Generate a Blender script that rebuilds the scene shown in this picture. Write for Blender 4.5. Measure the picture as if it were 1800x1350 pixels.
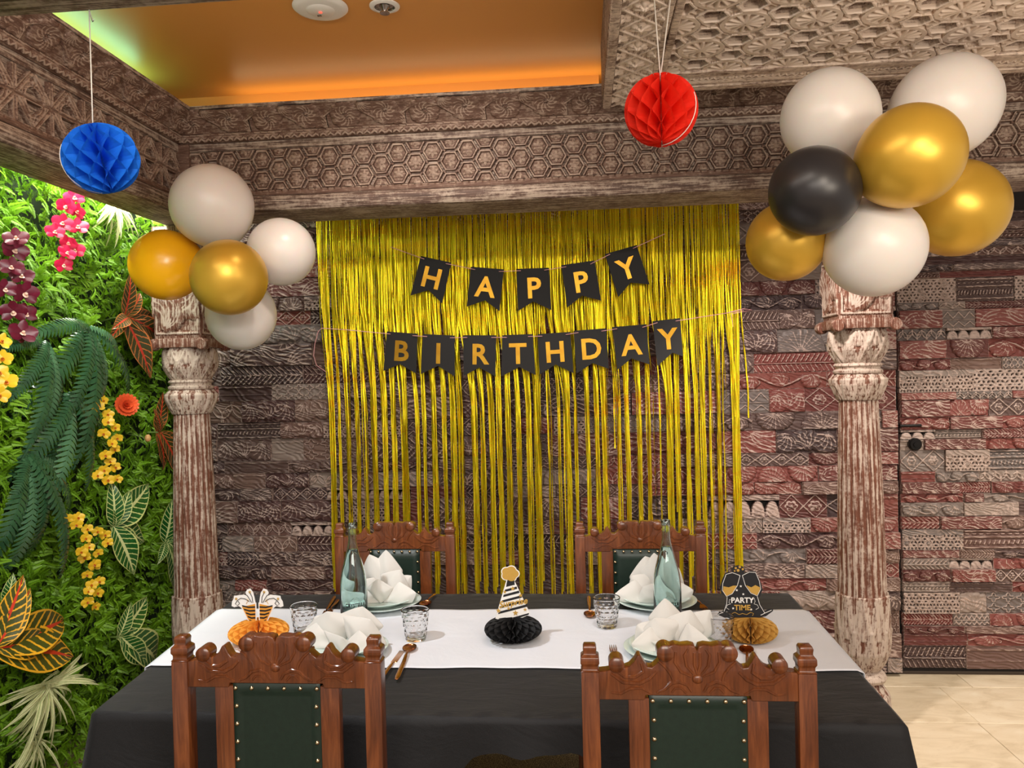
import bpy, bmesh, math, random
import numpy as np
from mathutils import Vector, Matrix, Euler

for o in list(bpy.data.objects): bpy.data.objects.remove(o)
SC = bpy.context.scene
COL = SC.collection
PI = math.pi
rnd = random.Random(7)

# ------------------------------------------------------------------ camera
FOC = 1400.0
yaw, pit, rol = math.radians(5), math.radians(.65), .0245
CAM = Vector((0, 0, 1.58))
fw = Vector((-math.sin(yaw)*math.cos(pit), math.cos(yaw)*math.cos(pit), -math.sin(pit)))
r0 = Vector((math.cos(yaw), math.sin(yaw), 0)); u0 = r0.cross(fw)
rt = r0*math.cos(rol) - u0*math.sin(rol); up = u0*math.cos(rol) + r0*math.sin(rol)
cd = bpy.data.cameras.new('camera'); cam = bpy.data.objects.new('camera', cd); COL.objects.link(cam)
cd.sensor_fit = 'HORIZONTAL'; cd.sensor_width = 36; cd.lens = 36*FOC/1800; cd.clip_start = .05
M3 = Matrix((rt, up, -fw)).transposed()
cam.matrix_world = Matrix.Translation(CAM) @ M3.to_4x4()
SC.camera = cam

def ray(x, y): return fw + rt*((x-900)/FOC) - up*((y-675)/FOC)
def atY(x, y, Y): d = ray(x, y); return CAM + d*((Y-CAM.y)/d.y)
def atZ(x, y, z): d = ray(x, y); return CAM + d*((z-CAM.z)/d.z)
def atX(x, y, X): d = ray(x, y); return CAM + d*((X-CAM.x)/d.x)

# ------------------------------------------------------------------ light and exposure
SC.view_settings.view_transform = 'Standard'; SC.view_settings.look = 'None'
SC.view_settings.exposure = 0.0; SC.view_settings.gamma = 1.0
SC.view_settings.use_curve_mapping = False
W = bpy.data.worlds.new('restaurant'); SC.world = W; W.use_nodes = True
W.node_tree.nodes['Background'].inputs[0].default_value = (1.0, .86, .74, 1)
W.node_tree.nodes['Background'].inputs[1].default_value = .62

def area(name, loc, tgt, sx, sy, power, col, rot=None):
    l = bpy.data.lights.new(name, 'AREA'); l.shape = 'RECTANGLE'; l.size = sx; l.size_y = sy
    l.energy = power; l.color = col
    o = bpy.data.objects.new(name, l); COL.objects.link(o); o.location = loc
    o.rotation_euler = rot or (Vector(tgt)-Vector(loc)).to_track_quat('-Z', 'Y').to_euler(); return o
def spot(name, loc, tgt, power, col, ang=70, blend=.6, size=.04):
    l = bpy.data.lights.new(name, 'SPOT'); l.energy = power; l.color = col; l.spot_size = math.radians(ang)
    l.spot_blend = blend; l.shadow_soft_size = size
    o = bpy.data.objects.new(name, l); COL.objects.link(o); o.location = loc
    o.rotation_euler = (Vector(tgt)-Vector(loc)).to_track_quat('-Z', 'Y').to_euler(); return o
WARM = (1, .80, .58); WHITE = (1, .97, .92); COOL = (.93, .97, 1)
# lights of the room behind and above the photographer
area('room_light', (.3, -1.2, 2.75), (0, 2.6, 1.2), 2.8, 1.2, 105, (1, .91, .82))
# foliage washers hidden above the left beam, shining down the green wall
area('foliage_light', (-1.97, 3.1, 2.52), (-2.12, 3.0, 1.2), .06, 1.6, 30, (.97, 1, .88), (0, .10, 0))
spot('foliage_spot', (-.9, 1.75, 2.25), (-2.15, 3.0, 1.15), 70, (1, 1, .94), 62, .7, .05)
# white track spots over the table (shadows fall to the right)
spot('table_spot_left', (-1.32, 1.62, 2.8), (-.72, 2.5, .75), 120, COOL, 64, .8, .03)
spot('table_spot_right', (.1, 2.0, 2.78), (.45, 2.6, .75), 42, WHITE, 70, .8, .04)
# warm downlights in the recess and over the passage to the right
spot('wall_spot', (.66, 2.94, 2.33), (1.15, 4.2, .62), 85, (1, .89, .82), 84, .7, .05)
spot('wall_spot', (-.6, 2.3, 2.82), (-.45, 4.2, .9), 48, (1, .89, .80), 90, .9, .05)
spot('passage_spot', (2.2, 3.0, 2.5), (2.1, 3.8, 0), 150, (1, .9, .76), 95, .9, .05)
spot('balloon_spot', (.9, .8, 2.45), (1.25, 2.7, 1.95), 16, WARM, 62, .9, .04)
spot('balloon_spot', (-.5, .75, 2.25), (-1.35, 3.0, 2.0), 16, WHITE, 50, .9, .06)
area('recess_fill_light', (-.55, 1.52, 2.56), (-.55, 3.0, 2.95), 2.1, .05, 11, (1, .90, .80))  # added uplight to brighten the recess ceiling, not a fitting of the room
area('lattice_fill_light', (1.5, .7, 2.0), (1.4, 2.3, 2.66), .8, .3, 13, (1, .86, .70))  # added uplight, hung free below the lattice to brighten it
# cove strips on top of the beams
area('cove_back', (-.4, 3.42, 2.76), (-.4, 3.45, 3.0), 2.2, .03, 1.6, (1, .76, .42), (PI, 0, 0))
area('cove_left', (-1.82, 2.55, 2.76), (-1.84, 2.6, 3.0), .03, 1.3, 2.6, (.30, 1, .62), (PI, 0, 0))

# ------------------------------------------------------------------ helpers
def set_mesh(name, verts, quads=None, tris=None, attrs=None, smooth=True):
    me = bpy.data.meshes.new(name)
    verts = np.asarray(verts, dtype=np.float32).reshape(-1, 3)
    parts = []; n = 0
    q = np.asarray(quads, dtype=np.int32).reshape(-1, 4) if quads is not None and len(quads) else np.zeros((0, 4), np.int32)
    t = np.asarray(tris, dtype=np.int32).reshape(-1, 3) if tris is not None and len(tris) else np.zeros((0, 3), np.int32)
    loops = np.concatenate([q.ravel(), t.ravel()])
    starts = np.concatenate([np.arange(len(q))*4, len(q)*4+np.arange(len(t))*3]).astype(np.int32)
    me.vertices.add(len(verts)); me.vertices.foreach_set('co', verts.ravel())
    me.loops.add(len(loops)); me.loops.foreach_set('vertex_index', loops)
    me.polygons.add(len(starts)); me.polygons.foreach_set('loop_start', starts)
    me.update(calc_edges=True)
    if smooth: me.polygons.foreach_set('use_smooth', np.ones(len(starts), bool))
    if attrs:
        for k, a in attrs.items():
            at = me.attributes.new(k, 'FLOAT', 'POINT'); at.data.foreach_set('value', np.asarray(a, np.float32).ravel())
    me.validate(); return me

class MB:
    """collects verts/faces of one mesh"""
    def __init__(s): s.v = []; s.f = []; s.a = {}
    def add(s, v, f, M=None):
        b = len(s.v)
        for p in v:
            p = Vector(p); s.v.append(M @ p if M is not None else p)
        for q in f: s.f.append(tuple(i+b for i in q))
        return s
    def box(s, x0, x1, y0, y1, z0, z1, M=None):
        v = [(x, y, z) for z in (z0, z1) for y in (y0, y1) for x in (x0, x1)]
        return s.add(v, [(0, 2, 3, 1), (4, 5, 7, 6), (0, 1, 5, 4), (1, 3, 7, 5), (3, 2, 6, 7), (2, 0, 4, 6)], M)
    def prism(s, pts, y0, y1, M=None):
        """outline in x,z extruded along y"""
        n = len(pts); v = [(p[0], y0, p[1]) for p in pts]+[(p[0], y1, p[1]) for p in pts]
        f = [(i, (i+1) % n, n+(i+1) % n, n+i) for i in range(n)]
        f += [tuple(range(n-1, -1, -1)), tuple(range(n, 2*n))]
        return s.add(v, f, M)
    def lathe(s, prof, n=32, M=None, cap=True):
        v = []; f = []; m = len(prof)
        for (r, z) in prof:
            for k in range(n):
                a = 2*PI*k/n; v.append((r*math.cos(a), r*math.sin(a), z))
        for i in range(m-1):
            for k in range(n):
                f.append((i*n+k, i*n+(k+1) % n, (i+1)*n+(k+1) % n, (i+1)*n+k))
        if cap:
            f.append(tuple(range(n-1, -1, -1))); f.append(tuple((m-1)*n+k for k in range(n)))
        return s.add(v, f, M)
    def tube(s, pts, rad, n=8, M=None, flat=1.0):
        pts = [Vector(p) for p in pts]; v = []; f = []
        if not hasattr(rad, '__len__'): rad = [rad]*len(pts)
        prev = None
        for i, p in enumerate(pts):
            t = (pts[min(i+1, len(pts)-1)]-pts[max(i-1, 0)])
            t = t.normalized() if t.length > 1e-9 else Vector((0, 0, 1))
            if prev is None:
                a = Vector((0, 1, 0)) if abs(t.y) < .9 else Vector((1, 0, 0))
                nx = t.cross(a).normalized()
            else:
                nx = (prev-t*prev.dot(t)).normalized()
            prev = nx; ny = t.cross(nx)
            for k in range(n):
                a = 2*PI*k/n; v.append(p+nx*math.cos(a)*rad[i]+ny*math.sin(a)*rad[i]*flat)
        for i in range(len(pts)-1):
            for k in range(n): f.append((i*n+k, i*n+(k+1) % n, (i+1)*n+(k+1) % n, (i+1)*n+k))
        f.append(tuple(range(n-1, -1, -1))); f.append(tuple((len(pts)-1)*n+k for k in range(n)))
        return s.add(v, f, M)
    def grid(s, fn, nu, nv, M=None, wrap=False):
        v = [fn(i/nu, j/nv) for j in range(nv+1) for i in range(nu+1)]
        f = [(j*(nu+1)+i, j*(nu+1)+i+1, (j+1)*(nu+1)+i+1, (j+1)*(nu+1)+i) for j in range(nv) for i in range(nu)]
        return s.add(v, f, M)
    def ell(s, c, r, n=16, m=10, M=None):
        c = Vector(c)
        if not hasattr(r, '__len__'): r = (r, r, r)
        return s.grid(lambda a, b: (c.x+r[0]*math.cos(2*PI*a)*math.sin(PI*b), c.y+r[1]*math.sin(2*PI*a)*math.sin(PI*b), c.z-r[2]*math.cos(PI*b)), n, m, M)
    def mesh(s, name, smooth=False, weld=False):
        me = bpy.data.meshes.new(name); me.from_pydata([tuple(p) for p in s.v], [], s.f); me.update()
        bm = bmesh.new(); bm.from_mesh(me)
        if weld: bmesh.ops.remove_doubles(bm, verts=bm.verts, dist=1e-5)
        bmesh.ops.recalc_face_normals(bm, faces=bm.faces)
        if smooth:
            for fa in bm.faces: fa.smooth = True
        bm.to_mesh(me); bm.free(); return me

def link(name, me, m=None, parent=None, loc=(0, 0, 0), rot=(0, 0, 0), kind=None):
    o = bpy.data.objects.new(name, me); COL.objects.link(o)
    if m is not None and not me.materials: me.materials.append(m)
    if parent is not None: o.parent = parent
    o.location = loc; o.rotation_euler = rot
    if kind: o['kind'] = kind
    return o
def part(name, mb, m, parent=None, smooth=False, bevel=0, seg=2, loc=(0, 0, 0), rot=(0, 0, 0), weld=False, sharp=None):
    me = mb.mesh(name, smooth, weld or smooth)
    if bevel:
        bm = bmesh.new(); bm.from_mesh(me)
        es = [e for e in bm.edges if len(e.link_faces) == 2 and e.calc_face_angle(0) > .5]
        bmesh.ops.bevel(bm, geom=es, offset=bevel, segments=seg, profile=.6, affect='EDGES', clamp_overlap=True)
        bm.to_mesh(me); bm.free()
    if sharp or bevel:
        me.polygons.foreach_set('use_smooth', np.ones(len(me.polygons), bool))
        me.set_sharp_from_angle(angle=sharp or .6)
    return link(name, me, m, parent, loc, rot)
def thing(name, label, cat, loc=(0, 0, 0), rz=0, group=None, rot=None):
    o = bpy.data.objects.new(name, None); COL.objects.link(o); o.empty_display_size = .05
    o.location = loc; o.rotation_euler = rot or (0, 0, rz); tag(o, label, cat, group); return o
def tag(o, label, cat, group=None):
    o['label'] = label; o['category'] = cat
    if group: o['group'] = group
    return o
def struct(name, label=None, me=None, m=None, loc=(0, 0, 0), rz=0):
    o = bpy.data.objects.new(name, me); COL.objects.link(o); o.location = loc; o.rotation_euler = (0, 0, rz)
    if me and m: me.materials.append(m)
    o['kind'] = 'structure'
    if label: o['label'] = label
    return o
def copy_tree(o, parent=None):
    kids = list(o.children); c = o.copy(); COL.objects.link(c)
    if parent is not None: c.parent = parent
    for k in kids: copy_tree(k, c)
    return c

# ------------------------------------------------------------------ materials
def lin(c):
    f = lambda v: v/12.92 if v <= .04045 else ((v+.055)/1.055)**2.4
    return tuple(f(v/255.) for v in c)+(1,)
class NT:
    def __init__(s, name):
        s.m = bpy.data.materials.new(name); s.m.use_nodes = True; s.t = s.m.node_tree
        s.b = s.t.nodes['Principled BSDF']; s.out = s.t.nodes['Material Output']
    def n(s, typ, **kw):
        nd = s.t.nodes.new(typ)
        for k, v in kw.items():
            if k.startswith('i_'): nd.inputs[k[2:].replace('_', ' ')].default_value = v
            else: setattr(nd, k, v)
        return nd
    def l(s, a, b): s.t.links.new(a, b)
    def coord(s, kind='Object', scale=(1, 1, 1)):
        t = s.n('ShaderNodeTexCoord'); mp = s.n('ShaderNodeMapping'); mp.inputs['Scale'].default_value = scale
        s.l(t.outputs[kind], mp.inputs['Vector']); return mp.outputs['Vector']
    def noise(s, vec, scale, detail=4, rough=.55, dist=0):
        nd = s.n('ShaderNodeTexNoise'); nd.inputs['Scale'].default_value = scale; nd.inputs['Detail'].default_value = detail
        nd.inputs['Roughness'].default_value = rough; nd.inputs['Distortion'].default_value = dist
        s.l(vec, nd.inputs['Vector']); return nd.outputs['Fac']
    def ramp(s, fac, stops):
        r = s.n('ShaderNodeValToRGB'); e = r.color_ramp.elements
        while len(e) < len(stops): e.new(.5)
        for k, (p, c) in enumerate(stops):
            e[k].position = p; e[k].color = c if len(c) == 4 else (*c, 1)
        s.l(fac, r.inputs[0]); return r.outputs[0]
    def mix(s, fac, a, b, typ='MIX'):
        nd = s.n('ShaderNodeMix', data_type='RGBA', blend_type=typ)
        for sock, v in ((nd.inputs[0], fac), (nd.inputs[6], a), (nd.inputs[7], b)):
            if hasattr(v, 'node'): s.l(v, sock)
            elif hasattr(v, '__len__'): sock.default_value = v
            else: sock.default_value = v
        return nd.outputs[2]
    def math(s, op, a, b=0, c=0):
        nd = s.n('ShaderNodeMath', operation=op)
        for i, v in enumerate((a, b, c)):
            if hasattr(v, 'node'): s.l(v, nd.inputs[i])
            else: nd.inputs[i].default_value = v
        return nd.outputs[0]
    def attr(s, name):
        nd = s.n('ShaderNodeAttribute', attribute_name=name); return nd.outputs['Fac']
    def set(s, col=None, rough=None, metal=None, **kw):
        for k, v in (('Base Color', col), ('Roughness', rough), ('Metallic', metal)):
            if v is None: continue
            if hasattr(v, 'node'): s.l(v, s.b.inputs[k])
            else: s.b.inputs[k].default_value = v
        for k, v in kw.items():
            k = k.replace('_', ' ')
            if hasattr(v, 'node'): s.l(v, s.b.inputs[k])
            else: s.b.inputs[k].default_value = v
        return s
    def bump(s, h, strength=.3, dist=.002):
        b = s.n('ShaderNodeBump'); b.inputs['Strength'].default_value = strength; b.inputs['Distance'].default_value = dist
        s.l(h, b.inputs['Height']); s.l(b.outputs[0], s.b.inputs['Normal']); return s

def plain(name, c, rough=.5, metal=0, **kw):
    t = NT(name); t.set(lin(c), rough, metal, **kw); return t.m

def carved_mat(name, dark, mid, pale, amount=.5, grain=(3, 30, 30), use_obj=False, rough=.6, pk=.65, gk=1.8, wave=0):
    """old painted timber: brown wood with a pale dry-brushed wash that sits on the raised carving ('pat')"""
    t = NT(name); v = t.coord('Object', grain); v1 = t.coord('Object')
    g = t.noise(v, 6, 6, .65); n2 = t.noise(v1, 9, 4)
    if use_obj:
        oi = t.n('ShaderNodeObjectInfo'); base = t.mix(t.math('MULTIPLY', g, .7), oi.outputs['Color'], t.mix(1.0, oi.outputs['Color'], (.28, .24, .24, 1), 'MULTIPLY'))
    else:
        base = t.ramp(g, [(.3, lin(dark)), (.65, lin(mid))])
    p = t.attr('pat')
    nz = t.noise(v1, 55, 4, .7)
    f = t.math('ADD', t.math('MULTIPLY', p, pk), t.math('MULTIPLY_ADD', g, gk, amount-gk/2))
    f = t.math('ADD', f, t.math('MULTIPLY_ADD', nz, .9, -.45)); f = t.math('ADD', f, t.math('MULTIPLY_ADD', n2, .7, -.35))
    wv = None
    if wave:
        oi2 = t.n('ShaderNodeObjectInfo'); cx = t.n('ShaderNodeCombineXYZ')
        for i_, k_ in enumerate((7.3, 1.0, 5.1)): t.l(t.math('MULTIPLY', oi2.outputs['Random'], k_), cx.inputs[i_])
        va = t.n('ShaderNodeVectorMath', operation='ADD'); t.l(t.coord('Object', (.55, 1, 1)), va.inputs[0]); t.l(cx.outputs[0], va.inputs[1])
        w_ = t.n('ShaderNodeTexWave', wave_type='BANDS', bands_direction='DIAGONAL'); w_.inputs['Scale'].default_value = 24; w_.inputs['Distortion'].default_value = 16; w_.inputs['Detail'].default_value = 1.2; w_.inputs['Detail Scale'].default_value = .55
        t.l(va.outputs[0], w_.inputs['Vector']); wv = w_.outputs['Fac']
        crest = t.math('POWER', wv, 7); f = t.math('ADD', f, t.math('MULTIPLY', crest, wave))
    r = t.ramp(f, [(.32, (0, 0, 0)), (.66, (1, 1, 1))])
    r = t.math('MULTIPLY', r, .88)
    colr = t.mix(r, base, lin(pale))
    t.set(colr, rough); t.b.inputs['Specular IOR Level'].default_value = .35
    bh = t.math('ADD', g, nz)
    if wv is not None: bh = t.math('ADD', bh, t.math('MULTIPLY', wv, 3.0))
    t.bump(bh, .5 if wave else .4, .0026 if wave else .0016); return t.m

M = {}
M['beam'] = carved_mat('weathered_beam_wood', (84, 58, 48), (128, 102, 88), (178, 158, 142), .26, pk=.85, gk=1.1)
M['beamraw'] = carved_mat('weathered_grain_wood', (66, 50, 44), (124, 100, 88), (190, 174, 158), .44, (1.2, 26, 26))
M['lattice'] = carved_mat('pale_lattice_wood', (92, 66, 54), (150, 122, 106), (232, 214, 198), .56, pk=1.0, gk=1.2)
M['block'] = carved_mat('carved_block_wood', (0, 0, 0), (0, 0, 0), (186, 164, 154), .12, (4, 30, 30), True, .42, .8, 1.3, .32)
M['column'] = carved_mat('whitewashed_column_wood', (78, 48, 36), (122, 72, 52), (190, 174, 160), .36, (24, 24, 1.3))
M['backing'] = plain('dark_backing', (26, 20, 18), .8)

def wood_mat(name, a, b, c, scale=1, rough=.28):
    t = NT(name); v = t.coord('Object', (14*scale, 14*scale, 1.6*scale)); n = t.noise(v, 3, 6, .6, 1.2)
    n2 = t.noise(t.coord('Object', (60, 60, 3)), 4, 3)
    col = t.ramp(t.math('ADD', t.math('MULTIPLY', n, .75), t.math('MULTIPLY', n2, .25)), [(.3, lin(a)), (.5, lin(b)), (.7, lin(c))])
    t.set(col, rough); t.b.inputs['Coat Weight'].default_value = .35; t.b.inputs['Coat Roughness'].default_value = .18
    t.bump(n2, .12, .0006); return t.m
M['chair'] = wood_mat('varnished_teak', (66, 32, 14), (104, 54, 26), (138, 78, 40))
M['leather'] = NT('green_leather')
_t = M['leather']; _n = _t.noise(_t.coord(), 70, 5, .6); _t.set(_t.mix(_n, lin((14, 30, 24)), lin((26, 48, 38))), .42); _t.bump(_t.noise(_t.coord(), 260, 3), .25, .0005); M['leather'] = _t.m
M['stud'] = plain('brass_stud', (205, 185, 150), .22, 1)
M['copper'] = plain('copper_cutlery', (190, 130, 88), .2, 1)
M['white_latex'] = NT('white_latex').set(lin((228, 222, 216)), .32).m
M['white_latex'].node_tree.nodes['Principled BSDF'].inputs['Subsurface Weight'].default_value = .2
M['white_latex'].node_tree.nodes['Principled BSDF'].inputs['Subsurface Scale'].default_value = .05
M['gold_latex'] = NT('gold_pearl_latex').set(lin((214, 170, 62)), .36, .5).m
M['black_latex'] = NT('black_latex').set(lin((38, 36, 38)), .34).m
M['string'] = plain('white_string', (225, 218, 205), .7)
M['pink_ribbon'] = plain('pink_ribbon', (232, 170, 175), .3)
M['ceil'] = NT('orange_paint'); _t = M['ceil']; _t.set(lin((214, 148, 70)), .36); M['ceil'] = _t.m
M['white_plastic'] = plain('white_plastic', (225, 222, 215), .4)
M['chrome'] = plain('dark_chrome', (170, 165, 160), .2, 1)
M['red_led'] = NT('red_led').set(lin((255, 60, 50)), .4).m
_b = M['red_led'].node_tree.nodes['Principled BSDF']; _b.inputs['Emission Color'].default_value = (1, .08, .05, 1); _b.inputs['Emission Strength'].default_value = 2
# ------------------------------------------------------------------ carved relief generator
class Field:
    """height field of a carved face: L wide, H tall, front facing -Y; h = height of the carving, p = pale wash, negative p = shade painted into recesses"""
    def __init__(s, L, H, cell=.0025):
        s.L, s.H = L, H; s.nx = max(4, int(round(L/cell))); s.nz = max(3, int(round(H/cell)))
        s.X, s.Z = np.meshgrid(np.linspace(0, L, s.nx+1), np.linspace(0, H, s.nz+1))
        s.h = np.zeros_like(s.X); s.p = np.zeros_like(s.X); s.hole = np.zeros_like(s.X, bool)
    def dist(s, pts):
        d = np.full_like(s.X, 1e9); t = np.zeros_like(s.X); n = len(pts)-1
        for i in range(n):
            ax, az = pts[i]; bx, bz = pts[i+1]; dx, dz = bx-ax, bz-az; q = dx*dx+dz*dz+1e-12
            u = np.clip(((s.X-ax)*dx+(s.Z-az)*dz)/q, 0, 1)
            e = np.hypot(s.X-ax-u*dx, s.Z-az-u*dz); k = e < d
            d = np.where(k, e, d); t = np.where(k, (i+u)/n, t)
        return d, t
    def stroke(s, pts, w, h, vein=.18, p=1.0, taper=0, base=0):
        d, t = s.dist(pts); ww = w*(1-taper*t); x = np.clip(d/ww, 0, 1); on = d < ww
        hh = base+h*np.sqrt(np.maximum(0, 1-x**2))
        upd = on & (hh > s.h)
        s.h = np.where(upd, hh, s.h)
        pv = p*np.exp(-(d/(w*vein))**2)
        s.p = np.where(on, np.where(upd, pv, s.p), s.p)
        return s
    def line(s, pts, w, dh, p=0):
        d, _ = s.dist(pts); k = np.exp(-(d/w)**2); s.h += dh*k; s.p = np.clip(s.p+p*k, 0, 1); return s
    def fan(s, c, a0, a1, n, r, curl=0, w=None, h=.008, base=.002):
        h = h*1.4
        w = w or r*abs(a1-a0)/n*.62
        for i in range(n):
            a = a0+(a1-a0)*(i+.5)/n; rr = r*(.78+.22*math.sin(PI*(i+.5)/n))
            pts = [(c[0]+rr*t*math.cos(a+curl*t*t), c[1]+rr*t*math.sin(a+curl*t*t)) for t in (.12, .35, .55, .75, .95)]
            s.stroke(pts, w, h, .12, .62, -.3, base)
        return s
    def spiral(s, c, r, turns=1.3, a0=0, w=.006, h=.008, sgn=1):
        pts = [(c[0]+r*(1-t*.85)*math.cos(a0+sgn*turns*2*PI*t), c[1]+r*(1-t*.85)*math.sin(a0+sgn*turns*2*PI*t)) for t in np.linspace(0, 1, 18)]
        return s.stroke(pts, w, h, .3, .8, .4)
    def flower(s, c, r, n=6, h=.006, p=.9):
        dx, dz = s.X-c[0], s.Z-c[1]; q = np.hypot(dx, dz); a = np.arctan2(dz, dx)
        R = r*(.72+.28*np.abs(np.cos(n*a/2))); on = q < R
        hh = h*np.sqrt(np.clip(1-(q/R)**2, 0, 1))*(.5+.5*np.abs(np.cos(n*a/2)))+h*.7*np.exp(-(q/(r*.2))**2)
        upd = on & (hh > s.h*.0)
        s.h = np.where(upd, s.h*0+hh, s.h); s.p = np.where(on, p*np.clip(.15+np.exp(-((q-R*.9)/(r*.12))**2)+np.exp(-(q/(r*.22))**2), 0, 1), s.p)
        s.hole &= ~on; return s
    def rough(s, amp=.0008, seed=0, pn=.15):
        r = np.random.RandomState(seed); k = np.zeros_like(s.X)
        for f in (40, 90, 170):
            for _ in range(3):
                a, b, c = r.rand(3)*2*PI; k += np.sin(s.X*f*math.cos(a)+s.Z*f*math.sin(a)*2+b)*np.sin(s.Z*f*1.3+c)/f*40
        s.h += amp*k/3; s.p = np.clip(s.p+pn*k/3, 0, 1); return s
    def rim(s, w=.004, h=.002, p=.5):
        e = np.minimum(np.minimum(s.X, s.L-s.X), np.minimum(s.Z, s.H-s.Z)); k = e < w
        s.h = np.where(k, np.maximum(s.h, h), s.h); s.p = np.where(k, p, s.p); return s
    def ease(s, w=.004):
        e = np.minimum(np.minimum(s.X, s.L-s.X), np.minimum(s.Z, s.H-s.Z)); s.h = s.h*np.clip(.35+e/w, 0, 1); return s
    def mesh(s, name, depth=.03, skirt=True, profile=None):
        nx, nz = s.nx, s.nz; n = (nx+1)*(nz+1)
        if profile is None:
            V = np.stack([s.X-s.L/2, -s.h, s.Z], -1).reshape(-1, 3)
        else:  # profile: function t(0..1) -> (y, z, ny, nz)
            pr = np.array([profile(t) for t in np.linspace(0, 1, nz+1)])
            Y = pr[:, 0][:, None]+pr[:, 2][:, None]*s.h; Z = pr[:, 1][:, None]+pr[:, 3][:, None]*s.h
            V = np.stack([s.X-s.L/2, Y+0*s.X, Z+0*s.X], -1).reshape(-1, 3)
        idx = np.arange(n).reshape(nz+1, nx+1)
        q = np.stack([idx[:-1, :-1], idx[:-1, 1:], idx[1:, 1:], idx[1:, :-1]], -1)
        hc = s.hole[:-1, :-1] & s.hole[1:, 1:] & s.hole[1:, :-1] & s.hole[:-1, 1:]
        Q = [q[~hc].reshape(-1, 4)]; extra = None
        if skirt and profile is None:
            B = V.copy(); B[:, 1] = depth; V = np.concatenate([V, B])
            def wall(a, b): Q.append(np.stack([b, a, a+n, b+n], -1).reshape(-1, 4))
            keep = np.pad(~hc, 1)
            # bottom edges of kept cells whose lower neighbour is not kept, and so on
            k = keep[1:-1, 1:-1]
            m = k & ~keep[:-2, 1:-1]; wall(idx[:-1, :-1][m], idx[:-1, 1:][m])
            m = k & ~keep[2:, 1:-1]; wall(idx[1:, 1:][m], idx[1:, :-1][m])
            m = k & ~keep[1:-1, :-2]; wall(idx[1:, :-1][m], idx[:-1, :-1][m])
            m = k & ~keep[1:-1, 2:]; wall(idx[:-1, 1:][m], idx[1:, 1:][m])
        Q = np.concatenate(Q); P = s.p.reshape(-1)
        if len(V) > n: P = np.concatenate([P, P*.3])
        used = np.unique(Q); mp = np.full(len(V), -1, np.int64); mp[used] = np.arange(len(used))
        me = set_mesh(name, V[used], quads=mp[Q], attrs={'pat': P[used]})
        me.set_sharp_from_angle(angle=.9); return me

def rhombille(F, s, w=.004, ox=0, oz=0, flowers=True, hmax=.008, spokes=True, seed=0):
    """pierced star / cube tracery: hexagons of apothem s/2 with three spokes"""
    r = random.Random(seed); dx, dz = s, s*math.sqrt(3)/2; best = np.full_like(F.X, 1e9); lx = np.zeros_like(F.X); lz = np.zeros_like(F.X); ci = np.zeros_like(F.X)
    cs = []; k = 0
    for j in range(-2, int(F.H/dz)+3):
        for i in range(-2, int(F.L/dx)+3):
            cx, cz = ox+i*dx+(j % 2)*dx/2, oz+j*dz; q = np.hypot(F.X-cx, F.Z-cz); u = q < best
            best = np.where(u, q, best); lx = np.where(u, F.X-cx, lx); lz = np.where(u, F.Z-cz, lz); cs.append((cx, cz))
    hd = np.maximum(np.abs(lx), np.maximum(np.abs(lx*.5+lz*.866), np.abs(-lx*.5+lz*.866)))
    d = s/2-hd
    if spokes:
        for a in (90, 210, 330):
            c, q = math.cos(math.radians(a)), math.sin(math.radians(a)); al = lx*c+lz*q
            e = np.where(al > 0, np.abs(-lx*q+lz*c), 1e9); d = np.minimum(d, e)
    on = d < w; F.hole |= ~on
    F.h = np.where(on, hmax*(1-.5*(d/w)**2)-hmax*.45*np.exp(-(d/(w*.22))**2), 0)
    F.p = np.where(on, .35+.65*np.exp(-((d-w*.55)/(w*.3))**2), 0)
    if flowers:
        for (cx, cz) in cs:
            if 0 < cx < F.L and 0 < cz < F.H and r.random() < .33: F.flower((cx, cz), s*.46, 6, hmax)
    return F

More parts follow.
